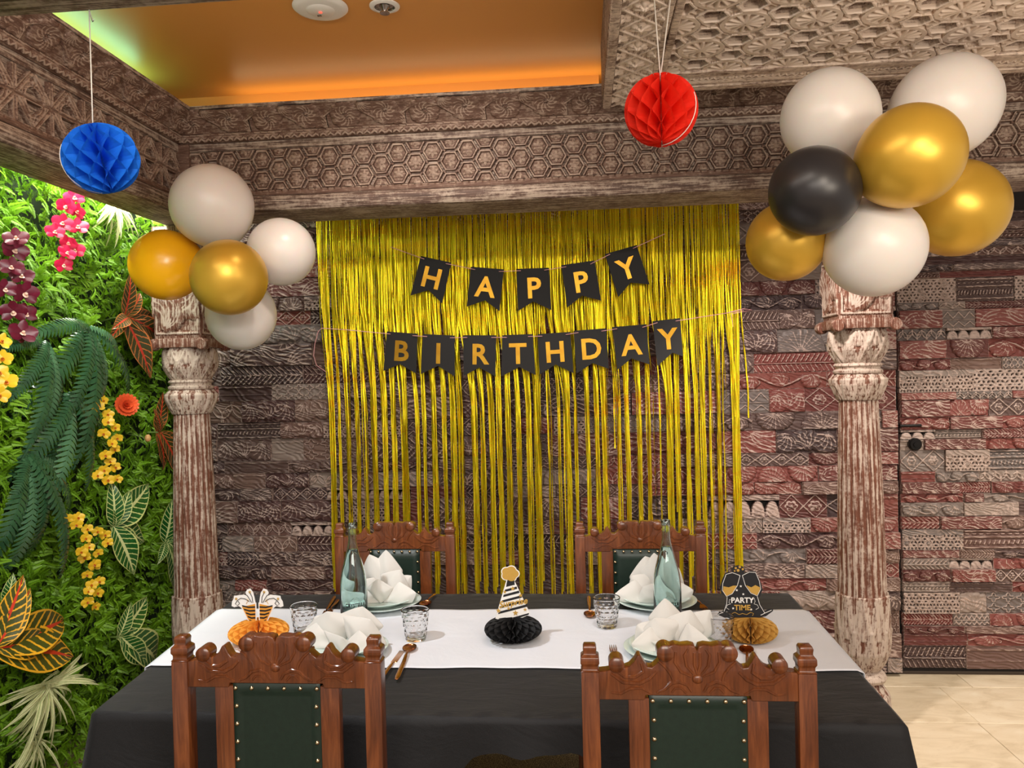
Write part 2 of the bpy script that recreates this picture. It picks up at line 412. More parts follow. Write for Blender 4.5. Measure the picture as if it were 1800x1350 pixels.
def pat(kind, L, H, seed):
    r = random.Random(seed*31+kind*7); F = Field(L, H); u = H
    if kind == 0:      # acanthus fans swept one way
        n = max(2, int(round(L/(u*.95))))
        for i in range(-1, n):
            up_ = (i+seed) % 2 == 0 if r.random() < .7 else True; c = ((i+.1)*L/n, H*(.0 if up_ else 1.0))
            a0, a1 = (1.5, -.15) if up_ else (-1.5, .15)
            F.fan(c, a0, a1, 6, u*1.5, -.6 if up_ else .6, h=.009)
        F.spiral((L*(.3+.4*r.random()), H*.45), u*.36, 1.2, r.random()*6, u*.085, .012)
    elif kind == 1:    # scroll vine with leaf fans
        fq = r.choice((1, 1.5)); pts = [(x, H*.5+H*.3*math.sin(x/L*PI*2*fq+seed)) for x in np.linspace(0, L, 30)]
        for i in range(3):
            x = L*(i+.5)/3; s_ = 1 if i % 2 else -1
            F.fan((x, H*(.5-.3*s_)), s_*.4, s_*2.4, 5, u*.7, .4*s_, h=.007)
        F.stroke(pts, u*.1, .011, .3, .7)
        F.spiral((L*.25, H*.45), u*.3, 1.1, 1, u*.07, .009)
    elif kind == 2:    # herring-bone leaf
        F.stroke([(0, H*.5), (L, H*.5)], u*.07, .006)
        n = int(L/(u*.26))
        for i in range(n+2):
            x = i*L/n
            for s_ in (-1, 1): F.stroke([(x, H*.5), (x-u*.16, H*(.5+.2*s_)), (x-u*.42, H*(.5+.47*s_))], u*.1, .007, .18, .8)
    elif kind == 3:    # diamonds with flowers
        n = max(1, int(round(L/(u*1.05)))); w = L/n
        for i in range(n):
            cx = (i+.5)*w; F.flower((cx, H/2), u*.25, 6)
            for a, b in (((cx-w/2, H/2), (cx, H)), ((cx, H), (cx+w/2, H/2)), ((cx+w/2, H/2), (cx, 0)), ((cx, 0), (cx-w/2, H/2))): F.stroke([a, b], .0045, .005, .5, .9)
    elif kind == 4:    # quatrefoil mesh
        n = max(2, int(round(L/(u*.62)))); w = L/n
        for i in range(n):
            for j in (0, 1):
                c = ((i+.5)*w, H*(.25+.5*j)); pts = [(c[0]+w*.42*(.72+.28*math.cos(4*a))*math.cos(a), c[1]+H*.22*(.72+.28*math.cos(4*a))*math.sin(a)) for a in np.linspace(0, 2*PI, 25)]
                F.stroke(pts, .0035, .005, .5, .9)
    elif kind == 5:    # zig-zag bands
        n = max(3, int(L/(u*.45))); w = L/n
        for z0, a in ((.2, .16), (.68, .22)):
            pts = [(i*w/2, H*(z0+(a if i % 2 else -a)*.8)) for i in range(2*n+1)]; F.stroke(pts, .0045, .005, .4, .9)
        F.stroke([(0, H*.43), (L, H*.43)], .003, .005, .5, .9); F.stroke([(0, H*.95), (L, H*.95)], .004, .004, .4, .6)
    elif kind == 6:    # mouldings with beads
        for z0 in (.1, .62, .92): F.stroke([(0, H*z0), (L, H*z0)], H*.06, .008, .4, .6)
        n = int(L/.016)
        for i in range(n): F.stroke([((i+.3)*L/n, H*.28), ((i+.6)*L/n, H*.44)], .0055, .006, .35, .8)
        for i in range(n*2//3): F.stroke([((i+.3)*L/n*1.5, H*.77), ((i+.7)*L/n*1.5, H*.77)], .0045, .005, .4, .7)
    elif kind == 7:    # plain weathered timber with a plain moulding
        F.stroke([(0, H*.85), (L, H*.85)], H*.08, .005, .3, .4); F.stroke([(0, H*.35), (L, H*.35)], H*.05, .003, .3, .3)
    elif kind == 8:    # pierced star tracery with a plain upper band
        rhombille(F, .036, .0045, r.random()*.02, 0, seed=seed)
        k = F.Z > H*.72; F.hole &= ~k; F.h = np.where(k, .006, F.h); F.p = np.where(k, .25, F.p)
        k = F.Z < .004; F.hole &= ~k; F.h = np.where(k, .006, F.h)
    elif kind == 9:    # pierced star tracery
        rhombille(F, .036, .0048, r.random()*.02, .005, flowers=seed % 2 == 0, seed=seed)
        e = np.minimum(F.Z, H-F.Z); k = e < .003; F.hole &= ~k; F.h = np.where(k, .006, F.h); F.p = np.where(k, .5, F.p)
    elif kind == 10:   # row of pierced lunettes
        n = max(3, int(L/.05)); w = L/n; F.hole[:] = True
        for i in range(n):
            cx = (i+.5)*w; dd = np.hypot((F.X-cx)/(w*.47), (F.Z-H*.12)/(H*.62)); on = (dd < 1)
            F.hole &= ~on; F.h = np.where(on, .008*np.sqrt(np.clip(1-dd**2, 0, 1)), F.h); F.p = np.where(on, .6+.4*(np.abs(dd-.8) < .1), F.p)
        k = (F.Z > H*.78) | (F.Z < H*.12); F.hole &= ~k; F.h = np.where(k, .006, F.h); F.p = np.where(k, .4, F.p)
    elif kind == 11:   # sun-ray half rosettes
        n = max(1, int(round(L/(u*1.9))))
        for i in range(n):
            c = ((i+.5)*L/n, H*.02 if i % 2 == seed % 2 else H*.98); s_ = 1 if c[1] < H/2 else -1
            F.fan(c, 0 if s_ > 0 else -PI, PI if s_ > 0 else 0, 11, u*.92, 0, h=.007)
            F.stroke([(c[0]+.2*u*math.cos(a), c[1]+.2*u*math.sin(a)*s_) for a in np.linspace(0, PI, 8)], u*.06, .011, .5)
    elif kind == 12:   # twisted rope over a plain fillet
        n = int(L/.022)
        for i in range(n+1): F.stroke([(i*L/n-.008, H*.55), (i*L/n+.012, H*.9)], .007, .007, .25, .8)
        for i in range(n+1): F.stroke([(i*L/n+.012, H*.05), (i*L/n-.006, H*.36)], .006, .005, .25, .8)
        F.stroke([(0, H*.45), (L, H*.45)], .005, .009, .4, .7)
    elif kind == 13:   # interlaced arcs
        n = max(2, int(L/(u*.8))); w = L/n
        for i in range(n+1):
            for s_ in (0, 1):
                c = (i*w+(w/2 if s_ else 0), 0 if s_ else H)
                pts = [(c[0]+w*.55*math.cos(a), c[1]+(1 if s_ else -1)*H*.8*math.sin(a)) for a in np.linspace(0, PI, 14)]
                F.stroke(pts, .0045, .006, .4, .85)
            F.flower((i*w+w/4, H/2), u*.14, 5)
    F.rough(.0007, seed, .12)
    if kind not in (8, 9, 10):
        F.h *= 1.25; F.p = np.where((F.h < .0025) & (F.p < .3), -.3, F.p); F.ease(.003); e = np.minimum(np.minimum(F.X, F.L-F.X), np.minimum(F.Z, F.H-F.Z)); F.p = np.where(e < .0025, np.maximum(F.p, .5), F.p)  # low ground of the carving gets shade painted into its colour
    return F
BL = {}
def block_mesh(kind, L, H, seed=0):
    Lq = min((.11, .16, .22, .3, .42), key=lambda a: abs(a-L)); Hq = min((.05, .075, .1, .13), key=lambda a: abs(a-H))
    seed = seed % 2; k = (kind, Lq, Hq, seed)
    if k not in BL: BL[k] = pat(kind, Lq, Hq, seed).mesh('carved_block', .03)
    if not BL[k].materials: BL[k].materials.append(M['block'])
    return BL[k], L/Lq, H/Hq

RED = [(132, 72, 66), (118, 66, 62), (142, 82, 76), (108, 64, 60), (136, 78, 70)]
BRN = [(122, 94, 86), (106, 84, 78), (130, 104, 94), (100, 80, 76)]
GRY = [(148, 134, 126), (136, 124, 118), (160, 144, 134), (124, 114, 110)]
DRK = [(84, 64, 62), (92, 66, 64), (78, 62, 62), (100, 82, 78)]
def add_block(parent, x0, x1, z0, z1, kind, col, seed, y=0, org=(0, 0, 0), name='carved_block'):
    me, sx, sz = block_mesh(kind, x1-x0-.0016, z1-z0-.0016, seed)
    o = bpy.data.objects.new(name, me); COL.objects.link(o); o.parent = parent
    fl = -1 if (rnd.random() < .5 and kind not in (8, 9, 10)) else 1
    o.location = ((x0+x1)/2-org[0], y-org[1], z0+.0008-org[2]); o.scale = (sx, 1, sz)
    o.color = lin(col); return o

# ------------------------------------------------------------------ the setting
WY = 4.2
# floor with travertine tiles
t = NT('travertine'); v = t.coord('Object', (1.2, 3, 1)); n1 = t.noise(v, 3.2, 7, .62, .8); n2 = t.noise(t.coord('Object', (3, 9, 3)), 9, 5, .7, .4)
oi = t.n('ShaderNodeObjectInfo')
c = t.ramp(n1, [(.3, lin((198, 180, 150))), (.5, lin((224, 208, 180))), (.72, lin((236, 224, 200)))])
c = t.mix(t.ramp(n2, [(.6, (0, 0, 0)), (.78, (1, 1, 1))]), c, lin((176, 150, 118)))
c = t.mix(t.math('MULTIPLY', oi.outputs['Random'], .22), c, lin((196, 176, 146)))
t.set(c, .3); t.bump(n2, .1, .0006); M['tile'] = t.m
fl = MB().box(-2.6, 3.4, -2.2, 4.35, -.06, -.006); floor = struct('floor', 'cream travertine tiled floor beside the table', fl.mesh('floor'), plain('tile_grout', (120, 100, 78), .8))
rows = [3.648+.405*i for i in range(-9, 2)]
tm = {}
for i, y0 in enumerate(rows):
    y1 = min(y0+.405, WY+.02); off = (1.868, 1.708)[i % 2] if i != 8 else 1.70
    if y0 > WY: continue
    xs = sorted([off+.62*k for k in range(-7, 3)])
    for a, b in zip(xs, xs[1:]):
        key = round(y1-y0, 3)
        if key not in tm: tm[key] = part('tile', MB().box(-.309, .309, 0, y1-y0-.0022, -.012, 0), M['tile'], floor, bevel=.0015, seg=1).data; o = bpy.data.objects['tile']; first = True
        else: o = link('tile', tm[key], None, floor)
        o.location = ((a+b)/2, y0, rnd.uniform(-.0006, .0006))

# rug under the table
t = NT('speckled_rug'); n1 = t.noise(t.coord(), 260, 3, .7); n2 = t.noise(t.coord(), 14, 3)
t.set(t.ramp(n1, [(.4, lin((36, 30, 26))), (.52, lin((78, 68, 54))), (.64, lin((160, 144, 110)))]), .95); t.bump(n1, .8, .003)
rug = part('rug', MB().box(-1.98, 1.12, .6, 3.42, .001, .012), t.m, None, bevel=.004)
tag(rug, 'dark speckled brown and gold rug under the black-clothed table', 'rug')

# back wall: backing sheet plus carved timber blocks, each one a piece
wall_back = struct('wall_back', 'wall clad in recycled carved timber blocks behind the table', MB().box(-2.45, 1.594, WY+.03, WY+.12, 0, 2.9).mesh('wall_back'), M['backing'])
def cols_for(x):
    w = max(0, min(1, (x+1.2)/2.4))
    r = rnd.random()
    if r < .30+.22*w: return rnd.choice(RED if rnd.random() < .35+.5*w else DRK)
    if r < .62: return rnd.choice(BRN if rnd.random() < .3+.5*w else DRK)
    return rnd.choice(GRY if rnd.random() < .35+.4*w else BRN)
z = .02; count = 0; stuffv = []; ri = 0; allb = []
while z < 2.44:
    h = rnd.choice((.065, .075, .085, .09, .1, .12)); x = -2.3-rnd.random()*.1; z1 = z+h
    while x < 1.58:
        w = rnd.choice((.18, .24, .3, .36, .42, .46)); x1 = min(x+w, 1.588)
        if 1.588-x1 < .07: x1 = 1.588
        kind = rnd.choice((0, 0, 0, 0, 0, 1, 1, 1, 1, 1, 2, 11, 11, 13, 3, 3, 4, 5, 6, 7, 12, 8) + ((10,) if rnd.random() < .35 else ()))
        allb.append((x, x1, z, z1, kind, cols_for(x))); x = x1
    z = z1
hid = lambda b: b[3] < .58 and -1.3 < b[0] and b[1] < .86
allb.sort(key=lambda b: (hid(b), b[1] < -2.0, b[3] > 2.36, b[2]))
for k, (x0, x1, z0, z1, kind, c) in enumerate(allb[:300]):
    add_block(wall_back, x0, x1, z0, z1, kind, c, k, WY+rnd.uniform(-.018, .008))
rest = MB(); rest_v = []; rest_q = []; rest_p = []
for b_ in allb[300:]:
    x0, x1, z0, z1, kind, c = b_
    if hid(b_): rest.box(x0, x1-.002, WY-rnd.uniform(0, .01), WY+.03, z0, z1-.002); continue
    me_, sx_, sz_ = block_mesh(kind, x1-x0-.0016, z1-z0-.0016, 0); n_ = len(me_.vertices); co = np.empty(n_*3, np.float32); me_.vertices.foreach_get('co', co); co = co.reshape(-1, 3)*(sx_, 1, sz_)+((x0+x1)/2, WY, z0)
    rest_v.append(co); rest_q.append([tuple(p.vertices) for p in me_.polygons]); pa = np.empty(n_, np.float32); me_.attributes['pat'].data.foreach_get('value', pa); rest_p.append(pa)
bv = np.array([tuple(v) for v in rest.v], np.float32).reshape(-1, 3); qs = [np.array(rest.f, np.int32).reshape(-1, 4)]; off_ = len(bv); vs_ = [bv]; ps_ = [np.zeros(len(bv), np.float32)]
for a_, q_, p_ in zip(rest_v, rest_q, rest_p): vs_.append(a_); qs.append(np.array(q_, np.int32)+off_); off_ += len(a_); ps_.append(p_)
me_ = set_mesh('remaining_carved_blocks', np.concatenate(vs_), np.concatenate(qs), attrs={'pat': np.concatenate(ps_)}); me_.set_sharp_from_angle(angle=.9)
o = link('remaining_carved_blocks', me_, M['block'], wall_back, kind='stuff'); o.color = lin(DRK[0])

# concealed door clad in the same blocks
DY = WY+.004
door = struct('door_1', 'hidden door clad in reddish carved timber blocks at the right', MB().box(1.603, 2.5, DY+.03, DY+.07, .01, 2.5).mesh('door_1'), M['backing'])
R1 = [(-400, -330, [(45, 900, 7, DRK)]), (-330, -270, [(45, 400, 0, DRK), (400, 900, 1, BRN)]), (-270, -215, [(45, 600, 2, DRK), (600, 900, 6, BRN)]), (-215, -165, [(45, 350, 1, BRN), (350, 900, 0, DRK)]), (-165, -110, [(45, 500, 11, DRK), (500, 900, 13, BRN)]), (-110, -60, [(45, 900, 7, DRK)]), (-60, -15, [(45, 420, 1, DRK), (420, 900, 0, DRK)]), (-15, 30, [(45, 340, 6, BRN), (340, 900, 7, RED)]),
 (30, 187, [(45, 450, 9, GRY), (455, 830, 6, BRN), (835, 900, 9, GRY)]),
 (187, 237, [(50, 335, 1, GRY), (335, 510, 13, GRY), (510, 900, 2, RED)]),
 (237, 360, [(50, 350, 0, RED), (350, 570, 5, GRY), (570, 900, 0, RED)]),
 (360, 436, [(50, 385, 13, GRY), (385, 680, 10, GRY), (680, 900, 0, RED)]),
 (436, 560, [(55, 380, 0, RED), (380, 660, 11, RED), (660, 900, 1, RED)]),
 (560, 636, [(60, 415, 1, RED), (415, 750, 7, BRN), (750, 900, 4, GRY)]),
 (636, 781, [(62, 567, 8, GRY), (567, 900, 9, GRY)]),
 (781, 831, [(65, 440, 0, RED), (440, 815, 13, GRY), (815, 900, 0, RED)]),
 (831, 943, [(65, 400, 0, RED), (400, 665, 11, RED), (665, 900, 3, BRN)]),
 (943, 1028, [(65, 400, 1, RED), (400, 750, 0, RED), (750, 900, 1, RED)]),
 (1028, 1090, [(65, 310, 10, GRY), (310, 620, 6, GRY), (620, 900, 2, RED)]),
 (1090, 1163, [(65, 235, 7, GRY), (235, 640, 0, RED), (640, 900, 11, RED)]),
 (1163, 1303, [(68, 375, 3, GRY), (375, 665, 8, GRY), (665, 900, 6, GRY)]),
 (1303, 1375, [(70, 310, 7, RED), (310, 600, 1, GRY), (600, 900, 13, GRY)]),
 (1375, 1451, [(74, 468, 0, RED), (468, 680, 2, RED), (680, 900, 11, RED)]),
 (1451, 1510, [(75, 500, 1, RED), (500, 630, 0, RED), (630, 900, 1, GRY)]),
 (1510, 1600, [(80, 495, 1, GRY), (495, 860, 0, GRY), (860, 900, 7, BRN)]),
 (1600, 1686, [(80, 342, 2, RED), (342, 745, 0, RED), (745, 900, 1, BRN)]),
 (1686, 1821, [(82, 495, 8, GRY), (495, 900, 6, BRN)]),
 (1821, 1877, [(84, 470, 0, RED), (470, 700, 2, BRN), (700, 900, 1, BRN)]),
 (1877, 1950, [(85, 402, 12, GRY), (402, 695, 10, GRY), (695, 900, 11, RED)]),
 (1950, 2032, [(85, 412, 1, RED), (412, 700, 0, RED), (700, 900, 3, BRN)]),
 (2032, 2102, [(85, 408, 6, GRY), (408, 820, 7, BRN), (820, 900, 1, RED)]),
 (2102, 2241, [(86, 468, 9, GRY), (468, 650, 1, GRY), (650, 900, 4, GRY)]),
 (2241, 2322, [(92, 430, 2, RED), (430, 670, 5, GRY), (670, 900, 11, RED)]),
 (2322, 2370, [(94, 500, 1, RED), (500, 900, 0, BRN)]),
 (2370, 2453, [(96, 522, 7, RED), (522, 900, 1, RED)]),
 (2453, 2605, [(98, 516, 12, BRN), (516, 900, 7, BRN)])]
k = 0
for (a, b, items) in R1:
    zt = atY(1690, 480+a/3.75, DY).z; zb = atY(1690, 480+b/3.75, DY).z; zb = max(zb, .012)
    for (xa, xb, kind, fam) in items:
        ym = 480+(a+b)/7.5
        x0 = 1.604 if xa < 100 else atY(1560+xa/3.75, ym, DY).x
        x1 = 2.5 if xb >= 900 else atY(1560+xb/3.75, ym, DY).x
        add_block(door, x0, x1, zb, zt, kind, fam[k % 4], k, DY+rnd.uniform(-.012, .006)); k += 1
# door furniture: iron latch handle and round lock
iron = plain('black_iron', (20, 18, 18), .45, .6)
hp = atY(1600, 748, DY-.03)
part('door_handle', MB().tube([(hp.x-.055, DY, hp.z), (hp.x-.05, DY-.035, hp.z), (hp.x+.05, DY-.035, hp.z), (hp.x+.055, DY, hp.z)], .007).box(hp.x-.062, hp.x-.04, DY-.006, DY+.01, hp.z-.012, hp.z+.012).box(hp.x+.04, hp.x+.062, DY-.006, DY+.01, hp.z-.012, hp.z+.012), iron, door, bevel=.001)
lp = atY(1608, 781, DY-.02)
part('door_lock', MB().lathe([(.032, 0), (.032, .018), (.026, .024), (.012, .024), (.012, .03), (.0, .03)], 24, Matrix.Translation((lp.x, DY-.01, lp.z)) @ Matrix.Rotation(PI/2, 4, 'X')), iron, door, sharp=.6)

# left wall: dark board behind the planting, with a wooden plinth
wall_left = struct('wall_left', 'planted green wall on the left', MB().box(-2.5, -2.17, .6, WY+.03, 0, 2.9).mesh('wall_left'), plain('green_wall_board', (24, 40, 16), .9))
part('plinth', MB().box(-2.17, -2.10, .9, 4.1, 0, .10), M['beamraw'], wall_left, bevel=.006)

# ------------------------------------------------------------------ beams
def arcprof(pts):
    """smooth profile through (y,z) points with normals towards the room (-y / down)"""
    P = [Vector((0, a, b)) for a, b in pts]; L = [0]
    for i in range(len(P)-1): L.append(L[-1]+(P[i+1]-P[i]).length)
    def fn(t):
        s = t*L[-1]
        for i in range(len(P)-1):
            if s <= L[i+1]+1e-9:
                u = (s-L[i])/(L[i+1]-L[i]); p = P[i].lerp(P[i+1], u); d = (P[i+1]-P[i]).normalized()
                if u < .5 and i > 0: d = (d*(u+.5)+(P[i]-P[i-1]).normalized()*(.5-u)).normalized()
                elif u > .5 and i < len(P)-2: d = (d*(1.5-u)+(P[i+2]-P[i+1]).normalized()*(u-.5)).normalized()
                return (p.y, p.z, -d.z, d.y)
        return (P[-1].y, P[-1].z, -1, 0)
    return fn, L[-1]
# units (built once, then repeated along each beam). local: x along, y=0 beam face, -y to the room
def frieze_y():
    L, H = .306, .172; F = Field(L, H, .002); s = .0883
    dz, dx = s, s*math.sqrt(3)/2; best = np.full_like(F.X, 1e9); lx = np.zeros_like(F.X); lz = np.zeros_like(F.X)
    for j in range(-3, 4):
        for i in range(-1, 6):
            cx, cz = i*dx, H/2+j*dz+(i % 2)*dz/2; q = np.hypot(F.X-cx, F.Z-cz); k = q < best
            best = np.where(k, q, best); lz = np.where(k, F.X-cx, lz); lx = np.where(k, F.Z-cz, lx)
    ds = [np.abs(lx), np.abs(lx*.5+lz*.866), np.abs(-lx*.5+lz*.866)]; hd = np.maximum(np.maximum(ds[0], ds[1]), ds[2]); d = s/2-hd
    vr = s/math.sqrt(3); dv = np.full_like(d, 1e9)
    for a in range(30, 390, 60): dv = np.minimum(dv, np.hypot(lx-vr*math.cos(math.radians(a)), lz-vr*math.sin(math.radians(a))))
    arm = dv < vr*.56
    nr = dv < vr*.66
    F.h = np.where(nr & (d < .0125), .007, .0015); F.p = np.where(nr & (np.abs(d-.0095) < .0018), .45, .12); F.h = np.where(~nr & (d < .006), .005, F.h)
    groove = arm & (d < .0042); F.h = np.where(groove, -.012, F.h); F.p = np.where(groove, -.5, F.p)  # Y grooves coloured darker, shade painted in
    F.h = np.where(nr & (np.abs(d-.0142) < .0016), -.003, F.h); F.h = np.where(dv < .006, .004, F.h)
    a = np.arctan2(lz, lx); R = .024*(.55+.45*np.abs(np.cos(3*a))); on = best < R
    F.h = np.where(on, .007*np.sqrt(np.clip(1-(best/R)**2, 0, 1))+.002, F.h); F.p = np.where(on, .3+.25*(np.abs(best-R*.85) < .002), F.p)
    F.rough(.0006, 3, .12); return F.mesh('frieze_panel', .004, skirt=False), L
def frieze_star():
    L, H = .36, .172; F = Field(L, H, .0022); fam = []
    s = .18; d = np.full_like(F.X, 1e9)
    for cx in (0, .18, .36):
        for a in (0, 45, 90, 135):
            c, q = math.cos(math.radians(a)), math.sin(math.radians(a))
            d = np.minimum(d, np.abs(-(F.X-cx)*q+(F.Z-H/2)*c))
    for cx in (.09, .27):
        d = np.minimum(d, np.abs(np.hypot(F.X-cx, F.Z-H/2)-.05))
    st = d < .011
    F.h = np.where(st, .009-.004*np.exp(-(d/.003)**2), -.010); F.p = np.where(st, .15+.4*np.exp(-((d-.007)/.002)**2), -.4)  # gaps between the straps carry painted shade
    for cx in (.09, .27):
        for cz in (.03, H-.03): F.flower((cx, cz), .02, 5, .008, .6)
    F.rough(.0006, 5, .12); return F.mesh('frieze_panel', .004, skirt=False), L
CYM = [(-.02, 2.640), (-.03, 2.652), (-.044, 2.672), (-.062, 2.692), (-.085, 2.706), (-.10, 2.716)]
def cyma():
    fn, LL = arcprof(CYM); L = .34; F = Field(L, LL, .0025)
    pts = [(x, LL*(.5+.34*math.sin(x/L*2*PI))) for x in np.linspace(0, L, 30)]
    F.stroke(pts, .0075, .010, .3, .3)
    for i, sg in ((.25, -1), (.75, 1)):
        c = (L*i, LL*(.5+.08*sg)); F.fan(c, 0, 2*PI, 11, .05, .8*sg, h=.006)
        F.fan((c[0]+.08, LL*(.5-.5*sg)), sg*.5, sg*2.6, 6, .05, .5, h=.006); F.flower(c, .014, 5, .010, .3)
        F.spiral(c, .046, .9, sg*1.2, .005, .009, sg)
    F.rough(.0008, 9, .12); return F.mesh('scroll_moulding', 0, False, fn), L
def beads():
    fn, LL = arcprof([(-.004, 2.602), (-.016, 2.606), (-.024, 2.616), (-.026, 2.626), (-.02, 2.640)]); L = .16; F = Field(L, LL, .0022)
    n = 5
    for i in range(n): F.stroke([((i+.2)*L/n, LL*.32), ((i+.62)*L/n, LL*.5), ((i+1.0)*L/n, LL*.3)], .006, .006, .4, .8); F.stroke([((i+.1)*L/n, LL*.8), ((i+.8)*L/n, LL*.75)], .004, .004, .4, .7)
    F.rough(.0005, 11, .15); return F.mesh('bead_moulding', 0, False, fn), L
UF, LF = frieze_y(); US, LS = frieze_star(); UC, LC = cyma(); UB, LB = beads()
# small running bead beneath the frieze
fnb, LLb = arcprof([(-.020, 2.365), (-.022, 2.374), (-.012, 2.388), (0, 2.392)])
F = Field(.2, LLb, .0022)
for i in range(7): F.stroke([((i+.15)*.2/7, LLb*.5), ((i+.75)*.2/7, LLb*.5)], .005, .005, .4, .5)
F.rough(.0005, 2, .15); UR = F.mesh('small_bead_moulding', 0, False, fnb)
def beam(root, length, thick, frieze, LFz, x0=0, low=0):
    """beam running along local +x from x0, face at y=0, back at y=thick, from z 2.30 to 2.72"""
    core = MB()
    # torus + plain bands as one solid core
    prof = [(thick, 2.30), (.0, 2.30), (-.014, 2.304), (-.024, 2.316), (-.028, 2.335), (-.026, 2.352), (-.018, 2.364), (.006, 2.368), (.006, 2.566), (-.004, 2.57), (-.004, 2.600), (.004, 2.604), (.004, 2.640), (-.02, 2.70), (-.102, 2.716), (-.104, 2.728), (thick, 2.728)]
    n = len(prof); V = []; Fc = []
    nseg = max(2, int(length/.1))
    for i in range(nseg+1):
        for (y, z) in prof: V.append((x0+length*i/nseg, y, z))
    for i in range(nseg):
        for k in range(n): Fc.append((i*n+k, i*n+(k+1) % n, (i+1)*n+(k+1) % n, (i+1)*n+k))
    Fc.append(tuple(range(n-1, -1, -1))); Fc.append(tuple(nseg*n+k for k in range(n)))
    core.add(V, Fc); part('beam_core', core, M['beamraw'], root, sharp=.5)
    def rep(me, L, name, z=0):
        if not me.materials: me.materials.append(M['beam'])
        k = int(math.ceil(length/L)); s = length/(k*L)
        for i in range(k):
            o = link(name, me, None, root, (x0+(i+.5)*length/k, 0, z)); o.scale = (s, 1, 1)
    rep(frieze, LFz, 'frieze_panel', 2.392); rep(UC, LC, 'scroll_moulding'); rep(UB, LB, 'bead_moulding'); rep(UR, .2, 'small_bead_moulding')
b1 = struct('trim_1', 'carved timber beam across the back, above the foil curtain', loc=(-1.70, 3.30, 0)); beam(b1, 5.0, .24, UF, LF)
b2 = struct('trim_2', 'carved timber beam along the green wall on the left', loc=(-1.70, .6, 0), rz=PI/2)
beam(b2, 2.7+.0, .17, US, LS)
# corner post where the beams meet
part('corner_post', MB().box(-.012, .05, -.016, .02, 2.392, 2.60), M['beam'], b1, bevel=.003)
part('corner_block', MB().box(-.172, .0, -.0, .24, 2.30, 2.728), M['beamraw'], b1, bevel=.003)
# near beam above the photographer; its far lower edge carries the blue ball
b3 = struct('trim_3', 'carved timber beam overhead at the top left', loc=(0, 1.47, 0))
part('beam_core', MB().box(-1.7, .6, -.26, 0, 2.302, 2.72), M['beamraw'], b3, bevel=.004)
F = Field(.3, .24, .003)
for i in range(5):
    for j in range(4): F.fan((.03+i*.06, .03+j*.06), i*1.1+j, i*1.1+j+4.2, 6, .036, .6, h=.006)
F.rough(.0008, 4, .2); um = F.mesh('carved_soffit_panel', .002)
um.materials.append(M['beam'])
for i in range(8):
    o = link('carved_soffit_panel', um, None, b3, (-1.55+.3*i, -.002-.24+.24, 2.302), (PI/2, 0, 0)); o.location = (-1.55+.3*i, -.245, 2.302)
    o.rotation_euler = (PI/2, 0, 0)

# recess ceiling
ceiling = struct('ceiling', 'orange painted recessed ceiling', MB().box(-2.2, .62, -.5, 3.62, 2.86, 2.92).mesh('ceiling'), M['ceil'])
part('recess_wall', MB().box(-1.86, .104, 3.46, 3.52, 2.73, 2.87), M['ceil'], ceiling)
part('recess_wall', MB().box(-1.90, -1.86, .6, 3.5, 2.73, 2.87), M['ceil'], ceiling)

# lattice ceiling on the right with its flower-carved frame
fl0, fl1 = atZ(1100, 0, 2.63), atZ(1066, 190, 2.63)
LX0 = .105; LZ = 2.625; LYB = 3.17; LYI = 2.85
lat = struct('trim_4', 'pale pierced lattice ceiling panel in a flower-carved frame at top right', loc=(0, 0, 0))
FW = .19
part('frame_board', MB().box(LX0, LX0+.05, -.4, LYB, LZ, 2.87), M['beamraw'], lat, bevel=.006)
part('frame_board', MB().box(LX0+.05, LX0+FW, -.4, LYB, LZ+.004, LZ+.06), M['beamraw'], lat, bevel=.004)
F = Field(.28, .13, .0022)       # x along beam, z across
for i in range(3):
    F.flower((i*.14, .065), .036, 6, .009, .8)
    for zz in (0, .13): F.flower((.07+i*.14, zz), .034, 6, .008, .8)
for i in range(-2, 4):
    for q in (-.003, .003):
        F.stroke([(i*.14+q, 0), (i*.14+.14+q, .13)], .0028, .006, .4, .6); F.stroke([(i*.14+.14+q, 0), (i*.14+q, .13)], .0028, .006, .4, .6)
F.rough(.0006, 8, .2); um = F.mesh('flower_panel', .004); um.materials.append(M['lattice'])
y = LYB-.006
while y > .1:
    o = link('flower_panel', um, None, lat); o.matrix_local = Matrix.Translation((LX0+.165, y-.14, LZ+.002)) @ Matrix(((0, 0, -1, 0), (1, 0, 0, 0), (0, 1, 0, 0), (0, 0, 0, 1))); y -= .28
# inner and back mouldings
for (xa, xb, ya, yb, zz) in ((LX0+.003, LX0+.034, -.4, LYB, LZ-.008), (LX0+.165, LX0+.185, -.4, LYB-.02, LZ-.006), (LX0+.19, LX0+.215, -.4, LYI+.1, LZ-.002), (LX0+.215, 3.4, LYI, LYI+.05, LZ-.002), (LX0+.215, 3.4, LYI+.135, LYI+.18, LZ-.004), (LX0+.165, 3.4, LYI+.18, LYB-.03, LZ+.05)):
    part('frame_moulding', MB().box(xa, xb, ya, yb, zz, LZ+.06), M['lattice'], lat, bevel=.006, seg=3)
part('frame_board', MB().box(LX0+FW, 3.4, LYI+.02, LYB, LZ+.05, 2.86), M['beamraw'], lat)
F = Field(.25, .085, .0022)
for i in range(10): F.stroke([((i+.15)*.025, .02), ((i+.5)*.025, .032), ((i+.85)*.025, .02)], .0045, .006, .4, .8)
for i in range(10): F.stroke([((i+.2)*.025, .058), ((i+.8)*.025, .058)], .008, .006, .4, .8)
F.stroke([(0, .042), (.25, .042)], .004, .006, .4, .6); F.rough(.0006, 4, .2)
ubm = F.mesh('bead_strip', .004); ubm.materials.append(M['lattice'])
